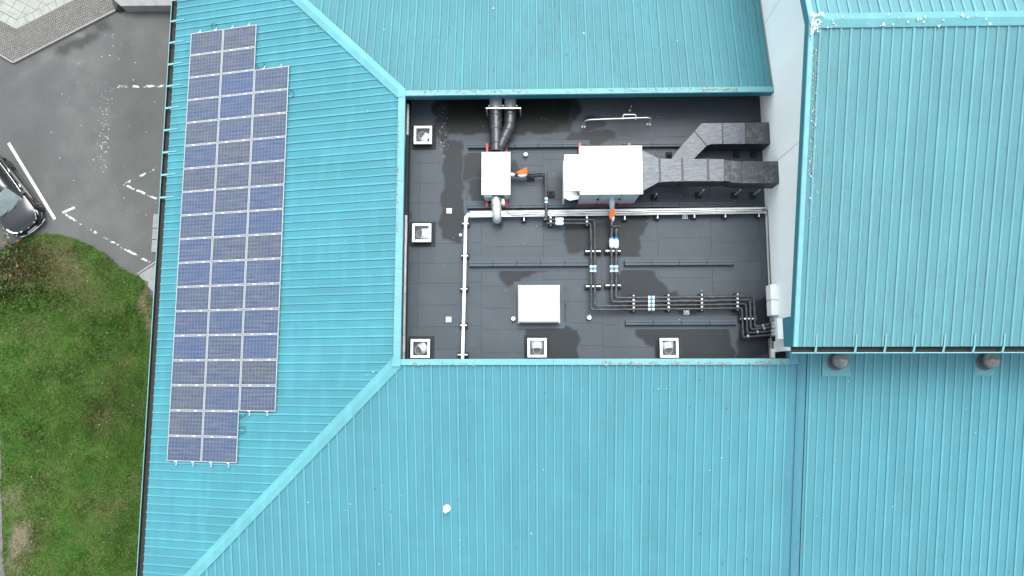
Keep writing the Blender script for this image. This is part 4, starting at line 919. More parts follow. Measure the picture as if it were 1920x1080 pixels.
m=MB(); p=at(1084,366,7.3); m.lathe((p.x,p.y,7.05),[(.05,0),(.05,.12),(.07,.13),(.07,.19),(.04,.2),(.04,.26)],12); m.build('pressure_gauge','white_plastic',hd)
m=MB(); m.lathe((p.x,p.y,7.31),[(.035,0),(.035,.03)],10); m.build('gauge_cap','red_steel',hd)
# ---- rectangular ducts
def duct_seg(name,parent,quad_top,zt,zb,mt,ms):
    """quad_top: four plan points (a0,a1,b1,b0)"""
    m=MB(); q=[Vector((p[0],p[1],0)) for p in quad_top]; up=[(v.x,v.y,zt if not isinstance(zt,(list,tuple)) else zt[i]) for i,v in enumerate(q)]; dn=[(v.x,v.y,zb if not isinstance(zb,(list,tuple)) else zb[i]) for i,v in enumerate(q)]
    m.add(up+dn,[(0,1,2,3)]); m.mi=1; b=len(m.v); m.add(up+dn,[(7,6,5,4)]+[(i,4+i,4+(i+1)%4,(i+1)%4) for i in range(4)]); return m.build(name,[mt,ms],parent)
md=thing('rectangular_duct',at(1330,330,ZF),'long black clad square duct from the large unit into the white wall','duct')
z2t,z2b=7.64,6.84
T=lambda px,py,z=z2t:(lambda p:(p.x,p.y))(at(px,py,z))
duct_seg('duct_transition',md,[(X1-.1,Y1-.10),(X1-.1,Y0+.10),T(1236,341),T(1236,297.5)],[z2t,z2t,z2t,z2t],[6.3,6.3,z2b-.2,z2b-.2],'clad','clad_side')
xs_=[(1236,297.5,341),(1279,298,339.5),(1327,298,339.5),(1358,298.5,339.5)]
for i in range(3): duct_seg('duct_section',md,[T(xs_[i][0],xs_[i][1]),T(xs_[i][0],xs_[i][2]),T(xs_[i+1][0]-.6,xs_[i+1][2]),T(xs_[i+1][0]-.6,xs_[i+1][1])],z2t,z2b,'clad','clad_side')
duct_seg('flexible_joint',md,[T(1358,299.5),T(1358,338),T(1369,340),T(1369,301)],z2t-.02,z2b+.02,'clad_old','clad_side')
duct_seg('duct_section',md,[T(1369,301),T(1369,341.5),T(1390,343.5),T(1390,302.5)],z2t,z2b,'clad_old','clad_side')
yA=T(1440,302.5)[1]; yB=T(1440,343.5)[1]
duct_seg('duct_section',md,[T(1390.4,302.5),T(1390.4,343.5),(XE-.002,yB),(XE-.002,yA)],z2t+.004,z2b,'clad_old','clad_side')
for px,yt,yb in ((1236.5,297,342),(1279,297.3,340.3),(1327,297.6,340)):
    p=T(px,yt); q=T(px,yb); m=MB(); m.box((p[0]-.04,q[1]-.012,z2b-.01),(p[0]+.04,p[1]+.012,z2t+.016)); m.build('duct_band','clad_side',md)
bd=thing('rectangular_duct',at(1360,250,ZF),'angled black clad square branch duct entering the wall near the north end','duct')
z1t,z1b=6.86,6.02
T1=lambda px,py,z=z1t:(lambda p:(p.x,p.y))(at(px,py,z))
A0,A1=T1(1271,297),T1(1318,297); B0,B1=T1(1302,246),T1(1327,274); 
m0=T1(1316,230.5); m1=T1(1334,270.5)
duct_seg('duct_section',bd,[T1(1250,310),T1(1300,310),T1(1302,286),T1(1288,277) if False else T1(1273,279)],z1t,z1b,'clad','clad_side')
duct_seg('duct_section',bd,[T1(1273,279),T1(1302,286) if False else T1(1296,303),T1(1325,273),T1(1302,246.5)],z1t+.003,z1b,'clad','clad_side')
duct_seg('duct_elbow',bd,[T1(1302.4,246),T1(1325.4,272.6),T1(1334,270.2),T1(1316,231)],z1t+.006,z1b,'clad','clad_side')
duct_seg('duct_section',bd,[T1(1316.2,231),T1(1334.2,270.2),T1(1354,269.7),T1(1354,230.8)],z1t+.004,z1b,'clad','clad_side')
duct_seg('duct_section',bd,[T1(1354.6,230.8),T1(1354.6,269.7),T1(1397,269.7),T1(1397,230.3)],z1t+.001,z1b,'clad','clad_side')
yA=T1(1420,229.8)[1]; yB=T1(1420,269.7)[1]
duct_seg('duct_section',bd,[T1(1397.6,230.3),T1(1397.6,269.7),(XE-.002,yB),(XE-.002,yA)],z1t+.004,z1b,'clad_old','clad_side')
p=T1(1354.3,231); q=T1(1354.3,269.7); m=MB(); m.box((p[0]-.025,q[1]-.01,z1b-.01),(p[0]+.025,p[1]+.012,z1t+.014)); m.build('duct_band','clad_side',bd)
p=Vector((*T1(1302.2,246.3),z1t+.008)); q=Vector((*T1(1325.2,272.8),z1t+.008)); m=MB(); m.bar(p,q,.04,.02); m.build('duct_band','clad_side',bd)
# duct supports
def support(px,py,ztop,label,lean=0):
    p=at(px,py,ZF); t=thing('duct_support',(p.x,p.y,ZF),label,'bracket','feet under the square ducts')
    m=MB(); m.bbox((p.x-.13,p.y-.13,ZF+.009),(p.x+.13,p.y+.13,ZF+.05),.01); m.build('base_pad','rubber',t)
    m=MB(); m.loft([[(p.x+sx*.10,p.y+sy*.10,ZF+.05) for sx,sy in ((-1,-1),(1,-1),(1,1),(-1,1))],[(p.x+sx*.035,p.y+sy*.035,ZF+.16) for sx,sy in ((-1,-1),(1,-1),(1,1),(-1,1))]]); m.build('foot','rubber',t)
    m=MB(); m.bar((p.x,p.y,ZF+.14),(p.x,p.y,ztop),.042,.042,up=(0,1,0)); m.build('post','galv',t)
for px,py,l in ((1309,367,'first square duct support from the large unit, standing south of the main duct'),(1376,367,'square duct support third from the white wall, south of the main duct'),(1411,367,'square duct support nearest the white wall, south of the main duct')):
    support(px,py,z2b-.0,l)
support(1226,371,6.55,'square duct support beside the corner of the large unit')
for px,py,l in ((1380,291,'bracket foot under the branch duct, left of two'),(1412,291,'bracket foot under the branch duct nearest the white wall'),(1254,291,'small diamond shaped foot in the crook of the branch duct')): support(px,py,z1b,l)
# ---- round black ducts to the north
def round_duct(pts_black,pts_silver,r,label):
    t=thing('round_duct',(pts_black[-1].x,pts_black[-1].y,ZF),label,'duct'); m=MB(); m.tube(pts_black,r,20); bo=m.build('insulated_section','black_duct',t,True)
    m=MB(); m.tube(pts_silver,r*.985,20); m.build('silver_section','galv',t,True)
    P=pts_black
    for i in range(len(P)-1):
        L=(P[i+1]-P[i]).length; k=max(1,int(L/.42)); d=(P[i+1]-P[i]).normalized()
        for j in range(k):
            c=P[i].lerp(P[i+1],(j+.5)/k); m=MB(); m.lathe(c,[(r*.99,-.03),(r+.012,-.022),(r+.012,.022),(r*.99,.03)],20,axis=d,capt=False); m.build('joint_band','band',bo,True)
zc=6.55; v=lambda px,py,z=zc:at(px,py,z)
A=[v(929.5,206),v(929.5,230),v(930,256),v(930,284)]
round_duct(A,[Vector((A[0].x,11.49,zc)),v(929.5,207)],.262,'straight round black insulated duct from the small unit to the north edge')
zc2=6.50; B=[v(956.5,205,zc2),v(956.5,228,zc2),v(955,239,zc2),v(949,251,zc2),v(941,268,zc2),v(934,283,zc2)]
round_duct(B,[Vector((B[0].x,11.49,zc2)),v(956.5,206,zc2)],.245,'bent round black insulated duct joining beside the straight one')
fr_=thing('strut_stand',at(945,205,ZF),'grey strut frame holding the two round silver ducts','bracket')
pL=at(917,204,6.8); pR=at(973,204,6.8); m=MB(); m.bar((pL.x-.12,pL.y,6.86),(pR.x+.08,pR.y,6.86),.05,.05); m.build('cross_bar','galv',fr_)
for p,sg in ((pL,-1),(pR,1)):
    x=p.x+(-.10 if sg<0 else .06); m=MB(); m.bar((x,p.y,6.88),(x,p.y,ZF+.12),.05,.05,up=(0,1,0)); m.build('post','galv',fr_)
    m=MB(); m.loft([[(x+a*.13,p.y+b*.13,ZF+.01) for a,b in ((-1,-1),(1,-1),(1,1),(-1,1))],[(x+a*.05,p.y+b*.05,ZF+.14) for a,b in ((-1,-1),(1,-1),(1,1),(-1,1))]]); m.build('foot','rubber',fr_)
for px in (917,942,944.5,969): p=at(px,200,6.85); m=MB(); m.bar((p.x,p.y,6.83),(p.x,p.y,6.98),.03,.03,up=(0,1,0)); m.build('bolt','galv',fr_)
# ---- hoop rail
hr=thing('guard_rail',at(1155,237,ZF),'grey bent tube hoop rail standing on the dark wet roof','rail')
L0=at(1094,238,ZF); R0=at(1216,233.5,ZF); hz=6.72
m=MB(); m.tube(rounded([L0+Vector((0,0,.01)),Vector((L0.x,L0.y,hz)),Vector((R0.x,R0.y,hz)),R0+Vector((0,0,.01))],.28,7),.028,10); m.build('hoop','galv',hr,True)
for p in (L0,R0): m=MB(); m.bbox((p.x-.09,p.y-.05,ZF+.009),(p.x+.09,p.y+.05,ZF+.03),.004); m.build('base_plate','ledge',hr)
s0_=at(1168,219,hz); s1_=at(1192,218,hz); m=MB(); m.tube(rounded([Vector((s0_.x,L0.y,hz)),Vector((s0_.x,L0.y+.18,hz+.06)),Vector((s1_.x,L0.y+.18,hz+.06)),Vector((s1_.x,L0.y,hz))],.08,5),.022,8); m.build('handle','galv',hr,True)
o=MB().lathe(at(1181,207,ZF),[(.05,.006),(.05,.03),(.018,.05),(.018,.55)],10).build('vent_stub','galv',None,True,origin=at(1181,207,ZF)); tag(o,'thin upright grey tube standing behind the hoop rail','pipe')
# ---- pipes
ZP=6.27
def pipe(name,px,r,label,extra=None,z=ZP,bend=.09):
    P=[at(x,y,z) for x,y in px]
    if extra: P+=extra
    t=thing(name,(P[0].x,P[0].y,ZF),label,'pipe','insulated pipes on the flat roof'); m=MB(); m.tube(rounded(P,bend,5),r,12); m.build('insulation','pipe',t,True)
    # lap joints of the insulation
    for i in range(len(P)-1):
        d=(P[i+1]-P[i]); L=d.length; k=int(L/.62)
        for j in range(1,k):
            m=MB(); m.lathe(P[i]+d*(j/k),[(r*.98,-.02),(r+.006,-.016),(r+.006,.016),(r*.98,.02)],12,axis=d.normalized(),capt=False); m.build('joint_tape','band',t,True)
    return t
def band(t,px,py,axis,r,L=.13,z=ZP):
    c=at(px,py,z); 
    for a,b,mm in ((-L,-L*.38,'white_tape'),(-L*.38,L*.38,'blue_tape'),(L*.38,L,'white_tape')):
        m=MB(); m.lathe(c,[(r*.9,a),(r+.012,a),(r+.012,b),(r*.9,b)],14,axis=axis,capt=False); m.build('marker_band',mm,t,True)
def jacket(t,px,py,axis,r,L,z=ZP):
    c=at(px,py,z); m=MB(); m.lathe(c,[(r*.9,-L),(r*1.35,-L*.9),(r*1.7,-L*.55),(r*1.6,0),(r*1.75,L*.5),(r*1.3,L*.92),(r*.9,L)],12,axis=axis); m.build('valve_jacket','jacket',t,True)
r1,r2=.049,.062
def wall_tail(px,py,zz,yy): return None
ends=[(1415.5,613,1448,607.5),(1408,618,1448,614),(1401.5,624.5,1448,621.5),(1393.5,632.5,1448,628)]
def tail(i,z=ZP):
    a=at(ends[i][2],ends[i][3],z); return [Vector((XE-.12,a.y,z+.02)),Vector((XE-.10,a.y,7.12))]
pA=pipe('insulated_pipe',[(1025,411.5),(1114.8,412),(1115.6,470),(1115.4,574.3),(1330,571.4),(1398.8,569.8),(1401.5,624.5)],r1,'black pipe, third from the top where four run side by side',tail(2))
pB=pipe('insulated_pipe',[(1025,418.6),(1107.6,418.6),(1108.4,470),(1108.2,581),(1330,578.6),(1391.2,577.4),(1393.5,632.5)],r1,'black pipe, lowest where four run side by side',tail(3))
pC=pipe('insulated_pipe',[(1147,424),(1146.8,480),(1147,566),(1330,564.2),(1406,562.2),(1408,618)],r2,'thicker black pipe, second from the top where four run side by side',tail(1))
pD=pipe('insulated_pipe',[(1155.4,427),(1155.4,480),(1155.2,558.6),(1330,557),(1413.6,555.2),(1415.5,613)],r2,'thicker black pipe, topmost where four run side by side',tail(0))
for t,px,r in ((pA,1115.4,r1),(pB,1108.6,r1),(pC,1146.9,r2),(pD,1155.4,r2)): band(t,px,504,(0,1,0),r)
for t,py,r in ((pD,558.1,r2),(pC,565.6,r2),(pA,572.6,r1),(pB,579.9,r1)): band(t,1221,py,(1,0,0),r,.12)
jacket(pA,1049,411.5,(1,0,0),r1,.17); jacket(pB,1049,418.6,(1,0,0),r1,.17); jacket(pC,1146.9,456,(0,1,0),r2,.19); jacket(pD,1155.4,457,(0,1,0),r2,.19)
for t,px,r in ((pC,1146.9,r2),(pD,1155.4,r2)):
    m=MB(); m.lathe(at(px,448.5,ZP),[(r,-.05),(r+.022,-.05),(r+.022,.05),(r,.05)],12,axis=(0,1,0),capt=False); m.build('marker_band','blue_tape',t,True)
# white sleeves up the wall
for i,t in enumerate((pD,pC,pA,pB)):
    a=at(ends[i][2],ends[i][3],ZP); rr=.075
    m=MB(); m.lathe((XE-.10,a.y,6.42),[(rr*.8,0),(rr,.03),(rr,.62),(rr*.8,.66)],16); m.build('white_sleeve','jacket',t,True)
    for q in (0,): m=MB(); b=at(ends[i][0]+ (14,24,18,8)[i],ends[i][1]-2,ZP); m.lathe(b,[(.05,-.03),(.085,-.03),(.085,.03),(.05,.03)],12,axis=(1,0,0)); m.build('union_nut','steel',t,True)
ph=thing('pipe_hood',(XE,1.75,7.1),'white cover box on the wall above four white pipe sleeves','cover'); ya=wallpt(1469,600).y; yb=wallpt(1470,636).y
m=MB(); m.bbox((XE-.24,yb,7.16),(XE-.003,ya+.06,7.42),.012); m.build('cover','white_plastic',ph); m=MB(); m.box((XE-.012,yb-.02,6.05),(XE-.004,ya-.52,6.4)); m.build('back_plate','felt_dark',ph)
# left feed: small unit to the corner
pE=pipe('insulated_pipe',[(958,327.5),(1000,325),(1023,323.5),(1024,376),(1024.6,412)],r1*1.15,'black pipe from the small unit running south past the blue band',None,ZP+.10); band(pE,1024.3,376,(0,1,0),r1*1.15,.11,ZP+.10)
pF=pipe('insulated_pipe',[(958,329),(1000,330.5),(1020.5,329.5),(1021,345)],r1,'short lower black pipe beside the small unit',None,ZP-.12)
m=MB(); p=at(1022,412,ZP+.05); m.lathe((p.x,p.y,ZP-.10),[(.09,0),(.10,.06),(.09,.2),(.05,.26)],12); m.build('elbow_box','pipe',pE,True)
# feed of the large unit: wrapped drop and tee
pG=pipe('insulated_pipe',[(1147,398),(1147,412),(1147,424)],r2*1.1,'short black pipe below the orange wrap of the large unit',None,ZP+.12)
m=MB(); m.tube([at(1147,424.5,ZP+.06),at(1156,424.5,ZP+.06),at(1163,424.5,ZP+.06)],[.055,.06,.05],10); m.build('tee','pipe',pG,True); m=MB(); m.tube([at(1158,428,ZP+.02),at(1155.4,436,ZP)],.055,10); m.build('tee','pipe',pG,True)
# wrapped valves
def wrap(name,loc,label): return thing(name,loc,label,'cover','orange wrapped valves')
w1=wrap('valve_wrap',at(978,326,ZF),'orange and white plastic wrap on the pipe right of the small unit')
z=6.47; Q=lambda px,py,zz=z:at(px,py,zz)
m=MB(); top=[Q(967.5,323,z+.06),Q(988,313.5,z+.10),Q(988.5,325,z+.06),Q(984,327.5,z+.02),Q(975,327,z+.03)]; dn=[Vector((v_.x,v_.y,v_.z-.14)) for v_ in top]; m.loft([top,dn]); m.build('orange_flap','orange',w1)
m=MB(); m.tube([Q(971,328,6.40),Q(977,329,6.40),Q(984,327.5,6.40),Q(988.5,325,6.42)],[.05,.085,.095,.05],10); m.build('white_bag','bag',w1,True)
m=MB(); m.tube([Q(957.5,327.5,6.38),Q(961,327.5,6.38),Q(965,328,6.38)],[.08,.085,.055],10); m.build('white_bag','bag',w1,True)
w2=wrap('valve_wrap',at(1148,400,ZF),'orange wrap over a grey bagged pipe in front of the large unit')
m=MB(); m.tube([Q(1147.5,366,7.0),Q(1147.5,376,7.0),Q(1147.5,385,6.86),Q(1147.5,391,6.72)],[.10,.115,.11,.085],12); m.build('grey_bag','grey_panel',w2,True)
m=MB(); top=[Q(1143.5,395,6.72),Q(1147,391.5,6.80),Q(1152.5,390,6.74),Q(1153,401,6.66),Q(1149,407,6.62),Q(1145,411,6.60),Q(1142.8,405,6.64)]; dn=[Vector((v_.x,v_.y,v_.z-.16)) for v_ in top]; m.loft([top,dn]); m.build('orange_flap','orange',w2)
m=MB(); m.tube([Q(1147,404,6.50),Q(1149.5,409,6.48),Q(1149,415,6.42)],[.07,.075,.03],10); m.build('white_bag','bag',w2,True)
# ---- pipe supports: strut across rubber blocks
def strut(pa,pb,label,zb=None,feet=True,dots=None,grp='struts under the pipes'):
    zz=6.175 if zb is None else zb; a=at(*pa,zz);b=at(*pb,zz); t=thing('pipe_support',((a.x+b.x)/2,(a.y+b.y)/2,ZF),label,'bracket',grp)
    m=MB(); m.bar(a,b,.045,.045); m.build('strut','strut',t)
    d=(b-a).normalized(); 
    m=MB(); c=(a+b)/2; L=(b-a).length; s=Vector((-d.y,d.x,0)); m.obox((c.x,c.y,ZF+.08),d,s,(0,0,1),L/2+.03,.10,.072); m.build('rubber_block','rubber',t)
    if dots:
        for q in dots: p=at(*q,ZP+.03); m=MB(); m.bbox((p.x-.035,p.y-.03,6.19),(p.x+.035,p.y+.03,ZP+.05),.006); m.build('pipe_clip','strut',t)
    return t
for (pa,pb,l) in (((1098,471),(1126,471),'white strut on a black block across the left pipe pair, upper one'),((1098.5,536.8),(1126.5,536.8),'white strut on a black block across the left pipe pair, lower one'),((1135.5,470.3),(1163.5,470.3),'white strut on a black block across the right pipe pair, upper one'),((1135.5,535),(1164,535),'white strut on a black block across the right pipe pair, lower one')):
    mx=(pa[0]+pb[0])/2; strut(pa,pb,l,dots=[(mx,pa[1])])
for k_,x in enumerate((1188,1253.5,1316,1383)):
    o_=-(x-1188)*.012; strut((x,553+o_),(x,584+o_),'black block with white clips under the four pipes, %s from the left'%ORD[k_],dots=[(x,562.3+o_),(x+.2,569.3+o_),(x+.3,576.6+o_)])
strut((1388,597.5),(1418,597.5),'black block with clips where the four pipes turn south',dots=[(1397,597.5),(1404,597.5),(1411,597.5)])
for k_,x in enumerate((1032.5,1100.5)): strut((x,405),(x,423),'strut under the two pipes below the cable tray, %s one'%('left','right')[k_],dots=[(x,408),(x,415.2)])
# ---- cable tray
ZT_=6.22
ct=thing('cable_tray',at(1150,398,ZF),'long white perforated cable tray crossing the flat roof from west to east','cable tray')
def tray(pts,wd,parent,z=ZT_,name='tray_section',mat='strut',seg=2.0):
    P=[at(x,y,z) for x,y in pts]
    for i in range(len(P)-1):
        a,b=P[i],P[i+1]; d=(b-a); L=d.length; d.normalize(); s=Vector((-d.y,d.x,0)); k=max(1,round(L/seg))
        for j in range(k):
            p=a+d*(L*j/k+.004); q=a+d*(L*(j+1)/k-.004); m=MB(); m.bar(p,q,wd,.008)
            for sg in (-1,1): m.bar(p+s*sg*(wd/2-.004)+Vector((0,0,.028)),q+s*sg*(wd/2-.004)+Vector((0,0,.028)),.008,.056)
            # rungs of the mesh
            n=int((q-p).length/.075)
            for r_i in range(1,n): c=p+d*((q-p).length*r_i/n)+Vector((0,0,.007)); m.obox(c,d,s,(0,0,1),.008,wd/2-.01,.004)
            m.build(name,mat,parent)
tray([(881,402),(1437,394.5)],.245,ct)
m=MB(); pt=[at(881,402,ZT_),at(876,404.5,ZT_),at(873.8,409,ZT_),at(873.3,416,ZT_)]
for i in range(3): m.bar(pt[i],pt[i+1],.15-.01*i,.05)
m.build('tray_bend','white_plastic',ct)
c2=thing('cable_tray',at(870,540,ZF),'narrow white cable trunking running south to the parapet','cable tray')
tray([(873.2,416.5),(870.8,541),(867.3,680)],.115,c2,ZT_,'trunking','white_plastic')
for k_,(px,py) in enumerate(((872.8,419),(871.7,479.5),(870.2,541.5),(869.2,610),(867.6,665))):
    hw_=6 if k_<4 else 9; strut((px-hw_,py),(px+hw_,py),'white strut on black block under the narrow trunking, %s from the north'%ORD[k_],6.15,grp='feet under the cable trays')
for k_,(px,py) in enumerate(((982.5,404),(1171.5,402),(1233,401.5),(1302,400),(1360,399.5),(1423,398.5))):
    strut((px,py-8),(px,py+10 if k_<2 else py+8),'white strut foot sticking out south of the long cable tray, %s from the west'%ORD[k_],6.14,grp='feet under the cable trays')
for q,(oy,mm,lb) in enumerate(((-2.2,'cable_black','thin black cable lying in the long cable tray, northern one'),(1.2,'cable_black','thin black cable lying in the long cable tray, middle one'),(3.6,'cable_grey','grey cable lying in the long cable tray, southern one'))):
    pts=[at(950+q*6,385+q*3,6.2)] if q<2 else []; n=14
    pts+=[at(952+q*3+(1434-952-q*3)*i/n,400.9-(i/n)*6.2+oy+.5*math.sin(i*2.1+q),ZT_+.03+.004*q) for i in range(n+1)]
    cable('tray_cable',pts,.013,mm,lb,'cable','cables in the tray')
# cables and ladder down along the wall foot
for q,(mm,dx) in enumerate((('cable_grey',0),('cable_copper',2.0),('cable_black',4.4))):
    pts=[at(1428,392+q*1.8,ZT_+.04),at(1435+dx*.4,391+q*2,ZT_+.05),at(1437+dx,398+q,6.25),at(1438+dx,440,6.25),at(1440.5+dx,500,6.25),at(1442.5+dx,545,6.25),at(1444+dx*.8,600,6.2),at(1446+dx*.8,668,6.2)]
    pts=[Vector((min(p.x,XE-.03),p.y,p.z)) for p in pts]
    cable('wall_cable',pts,.013,mm,'%s cable running down the foot of the white wall'%('grey','copper brown','black')[q],'cable','cables along the wall foot')
cl=thing('cable_ladder',(XE-.1,1.2,ZF),'narrow galvanised cable ladder at the wall foot near the south corner','cable ladder')
for sx in (.02,.14):
    m=MB(); m.bar((XE-sx,.62,6.05),(XE-sx,1.45,6.05),.012,.05); m.build('ladder_side','galv',cl)
for i in range(7): m=MB(); m.bar((XE-.02,.70+i*.12,6.05),(XE-.14,.70+i*.12,6.05),.02,.02); m.build('rung','galv',cl)
o=MB().bbox((XE-.14,.66,6.12),(XE-.004,1.02,6.32),.01).build('junction_box','white_plastic',None,origin=(XE-.07,.84,6.12)); tag(o,'small white junction box low on the wall at the south corner','box')
# wall cabinets
for k_,(ya,yb) in enumerate(((3.49,2.895),(2.875,2.29))):
    t=thing('wall_cabinet',(XE,(ya+yb)/2,6.37),'white box unit on the white wall, %s of two'%('northern','southern')[k_],'wall unit','white wall units')
    m=MB(); m.bbox((9.30,yb,6.37),(XE-.003,ya,6.93),.015); bo=m.build('cabinet_body','white_plastic',t)
    m=MB(); m.box((9.292,yb+.03,6.40),(9.299,ya-.03,6.89)); m.build('cabinet_door','white_paint',t)
    m=MB(); m.box((9.284,ya-.12,6.86),(9.291,ya-.07,6.875)); m.build('latch','rubber',t)
m=MB(); m.bar((XE-.03,2.16,6.2),(XE-.03,2.16,6.9),.05,.05,up=(0,1,0)); o=m.build('conduit','white_plastic',None,origin=None); tag(o,'white upright conduit between the wall units and the pipe cover','conduit')
# ---- sun tubes
def suntube(px0,py0,px1,py1,label,style):
    zt=6.24; a=at(px0,py0,zt); b=at(px1,py1,zt); x0,x1,y0,y1=a.x,b.x,b.y,a.y; cx,cy=(x0+x1)/2,(y0+y1)/2
    t=thing('sun_tube',(cx,cy,ZF),label,'skylight','square white sun tube skylights')
    m=MB(); m.box((x0-.14,y0-.14,ZF+.0005),(x1+.14,y1+.14,ZF+.010)); m.build('apron','felt_dark',t)
    m=MB()
    for lo,hi in (((x0+.02,y0+.02),(x1-.02,y0+.06)),((x0+.02,y1-.06),(x1-.02,y1-.02)),((x0+.02,y0+.06),(x0+.06,y1-.06)),((x1-.06,y0+.06),(x1-.02,y1-.06))): m.box((*lo,ZF+.01),(*hi,zt-.06))
    m.build('kerb','felt_dark',t); f=.095; m=MB()
    for lo,hi in (((x0,y0),(x1,y0+f)),((x0,y1-f),(x1,y1)),((x0,y0+f+.0005),(x0+f,y1-f-.0005)),((x1-f,y0+f+.0005),(x1,y1-f-.0005))): m.bbox((*lo,zt-.06),(*hi,zt),.008)
    m.build('frame','white_paint',t)
    m=MB(); m.box((x0+f+.001,y0+f+.001,zt-.030),(x1-f-.001,y1-f-.001,zt-.024)); m.build('pane','tube_glass',t)
    m=MB(); m.quad((x0+.07,y0+.07,ZF+.012),(x1-.07,y0+.07,ZF+.012),(x1-.07,y1-.07,ZF+.012),(x0+.07,y1-.07,ZF+.012)); m.build('floor_pan','interior',t)
    # mirrored tube mouth below the pane: a bent sheet and the dark pipe mouth
    R=(x1-x0)/2-f-.02; m=MB(); rr=[]; dx,dy=style
    for i in range(9):
        an=math.pi*(.10+.80*i/8); u=math.cos(an); v_=math.sin(an); rr.append((u,v_))
    pts=[]; D=Vector((dx,dy,0)).normalized(); S=Vector((-D.y,D.x,0)); c0=Vector((cx,cy,0))
    ra=[c0+S*(u*R*1.02)+D*(-R*1.0)+Vector((0,0,ZF+.10+.18*v_)) for u,v_ in rr]; rb=[c0+S*(u*R*.82)+D*(R*.38-.10*v_)+Vector((0,0,ZF+.06+.16*v_)) for u,v_ in rr]
    m.loft([ra,rb],closed=False); m.build('mirror_tube','mirror_sheet',t,True)
    m=MB(); m.lathe(c0+D*(R*.40)+Vector((0,0,ZF+.03)),[(R*.62,0),(R*.66,.05),(R*.60,.06),(R*.50,.02)],18,capt=False); m.build('tube_ring','ledge',t,True)
suntube(776,236,809.5,269,'square sun tube skylight at the north west corner of the flat roof',(-.3,.9)) if False else None
suntube(776,236,809.5,269.5,'square sun tube skylight at the north end of the west edge',(-.8,.6))
suntube(773,419,808,453.5,'square sun tube skylight halfway along the west edge',(-1,0.05))
suntube(770,636,805.5,671,'square sun tube skylight in the south west corner',(-.8,-.5))
suntube(989,634,1025,670,'square sun tube skylight just below the big white hatch',(0,-1))
suntube(1237,634,1273,670.5,'square sun tube skylight nearest the east end of the south edge',(.15,-1))
# ---- roof hatch
a=at(972,534.5,6.36); b=at(1049.5,604,6.36); ht=thing('roof_hatch',((a.x+b.x)/2,(a.y+b.y)/2,ZF),'big square off-white roof hatch with a plain lid','hatch')
m=MB(); m.box((a.x-.20,b.y-.22,ZF),(b.x+.20,a.y+.20,ZF+.011)); m.build('apron','felt_plinth',ht); m=MB(); m.box((a.x+.05,b.y+.05,ZF+.011),(b.x-.05,a.y-.05,6.26)); m.build('kerb','felt_dark',ht)
m=MB(); m.bbox((a.x,b.y,6.20),(b.x,a.y,6.36),.03); ld=m.build('lid','hatch',ht); m=MB(); m.bbox((a.x-.02,b.y-.02,6.185),(b.x+.02,a.y+.02,6.20),.004); m.build('lid_rim','alu',ht)
p=at(1041,540.5,6.37); m=MB(); 
for q in range(4): m.box((p.x-.05+q*.03,p.y-.012*(q%2),6.3605),(p.x-.035+q*.03,p.y+.012,6.366))
m.build('bird_marks','speck',ld,kind='stuff')
# ---- small caps and outlets
for px,py,l in ((985.5,289,'round white vent cap between the two air handling units'),(962.5,597.5,'round white vent cap left of the big hatch'),(1105,595.5,'round white vent cap below the four black pipes')):
    p=at(px,py,ZF+.18); t=thing('mushroom_vent',(p.x,p.y,ZF),l,'vent','round white vent caps'); m=MB(); m.lathe((p.x,p.y,ZF+.004),[(.05,0),(.05,.13)],12); m.build('stem','felt_dark',t,True); m=MB(); m.lathe((p.x,p.y,ZF+.125),[(.085,0),(.09,.02),(.08,.05),(.05,.065),(.01,.07)],18,capb=True); m.build('cap','white_paint',t,True)
for px,py,l in ((842,395,'small white square roof outlet near the middle west skylight'),(841,599,'small white square roof outlet near the south west skylight'),(1284.5,405,'small white square roof outlet beside the long cable tray'),(1287.5,584.5,'small white square roof outlet just below the four pipes')):
    p=at(px,py,ZF+.05); t=thing('roof_outlet',(p.x,p.y,ZF),l,'outlet','small square roof outlets'); m=MB(); s_=.105
    for lo,hi in (((-s_,-s_),(s_,-s_+.03)),((-s_,s_-.03),(s_,s_)),((-s_,-s_+.03),(-s_+.03,s_-.03)),((s_-.03,-s_+.03),(s_,s_-.03))): m.box((p.x+lo[0],p.y+lo[1],ZF+.009),(p.x+hi[0],p.y+hi[1],ZF+.04))
    m.build('rim','white_tape',t); m=MB(); m.bbox((p.x-.05,p.y-.05,ZF+.007),(p.x+.05,p.y+.05,ZF+.09),.008); m.build('cap','white_plastic',t)
for px,py,s_,an,l in ((863.5,440.5,.05,.5,'small white square scrap lying beside the narrow trunking'),(962,391,.035,.1,'small white tag standing north of the cable tray')):
    p=at(px,py,ZF); m=MB(); m.obox((p.x,p.y,ZF+.025),(math.cos(an),math.sin(an),0),(-math.sin(an),math.cos(an),0),(0,0,1),s_,s_,.012); tag(m.build('white_scrap','white_paint',None,origin=(p.x,p.y,ZF)),l,'scrap')
p=at(993,335,ZF)
for px,py,l in ((995,334,'black drain sump under the small unit pipes'),(1033,365,'black drain sump beside the blue banded pipe')):
    p=at(px,py,ZF); t=thing('drain_sump',(p.x,p.y,ZF),l,'bracket'); m=MB(); m.bbox((p.x-.16,p.y-.14,ZF+.009),(p.x+.16,p.y+.14,ZF+.06),.01); m.build('rim','felt_dark',t); m=MB(); m.box((p.x-.11,p.y-.09,ZF+.06),(p.x+.11,p.y+.09,ZF+.10)); m.build('block','rubber',t); m=MB(); m.bar((p.x,p.y+.05,ZF+.10),(p.x,p.y+.05,6.2),.04,.04,up=(0,1,0)); m.build('post','rubber',t)
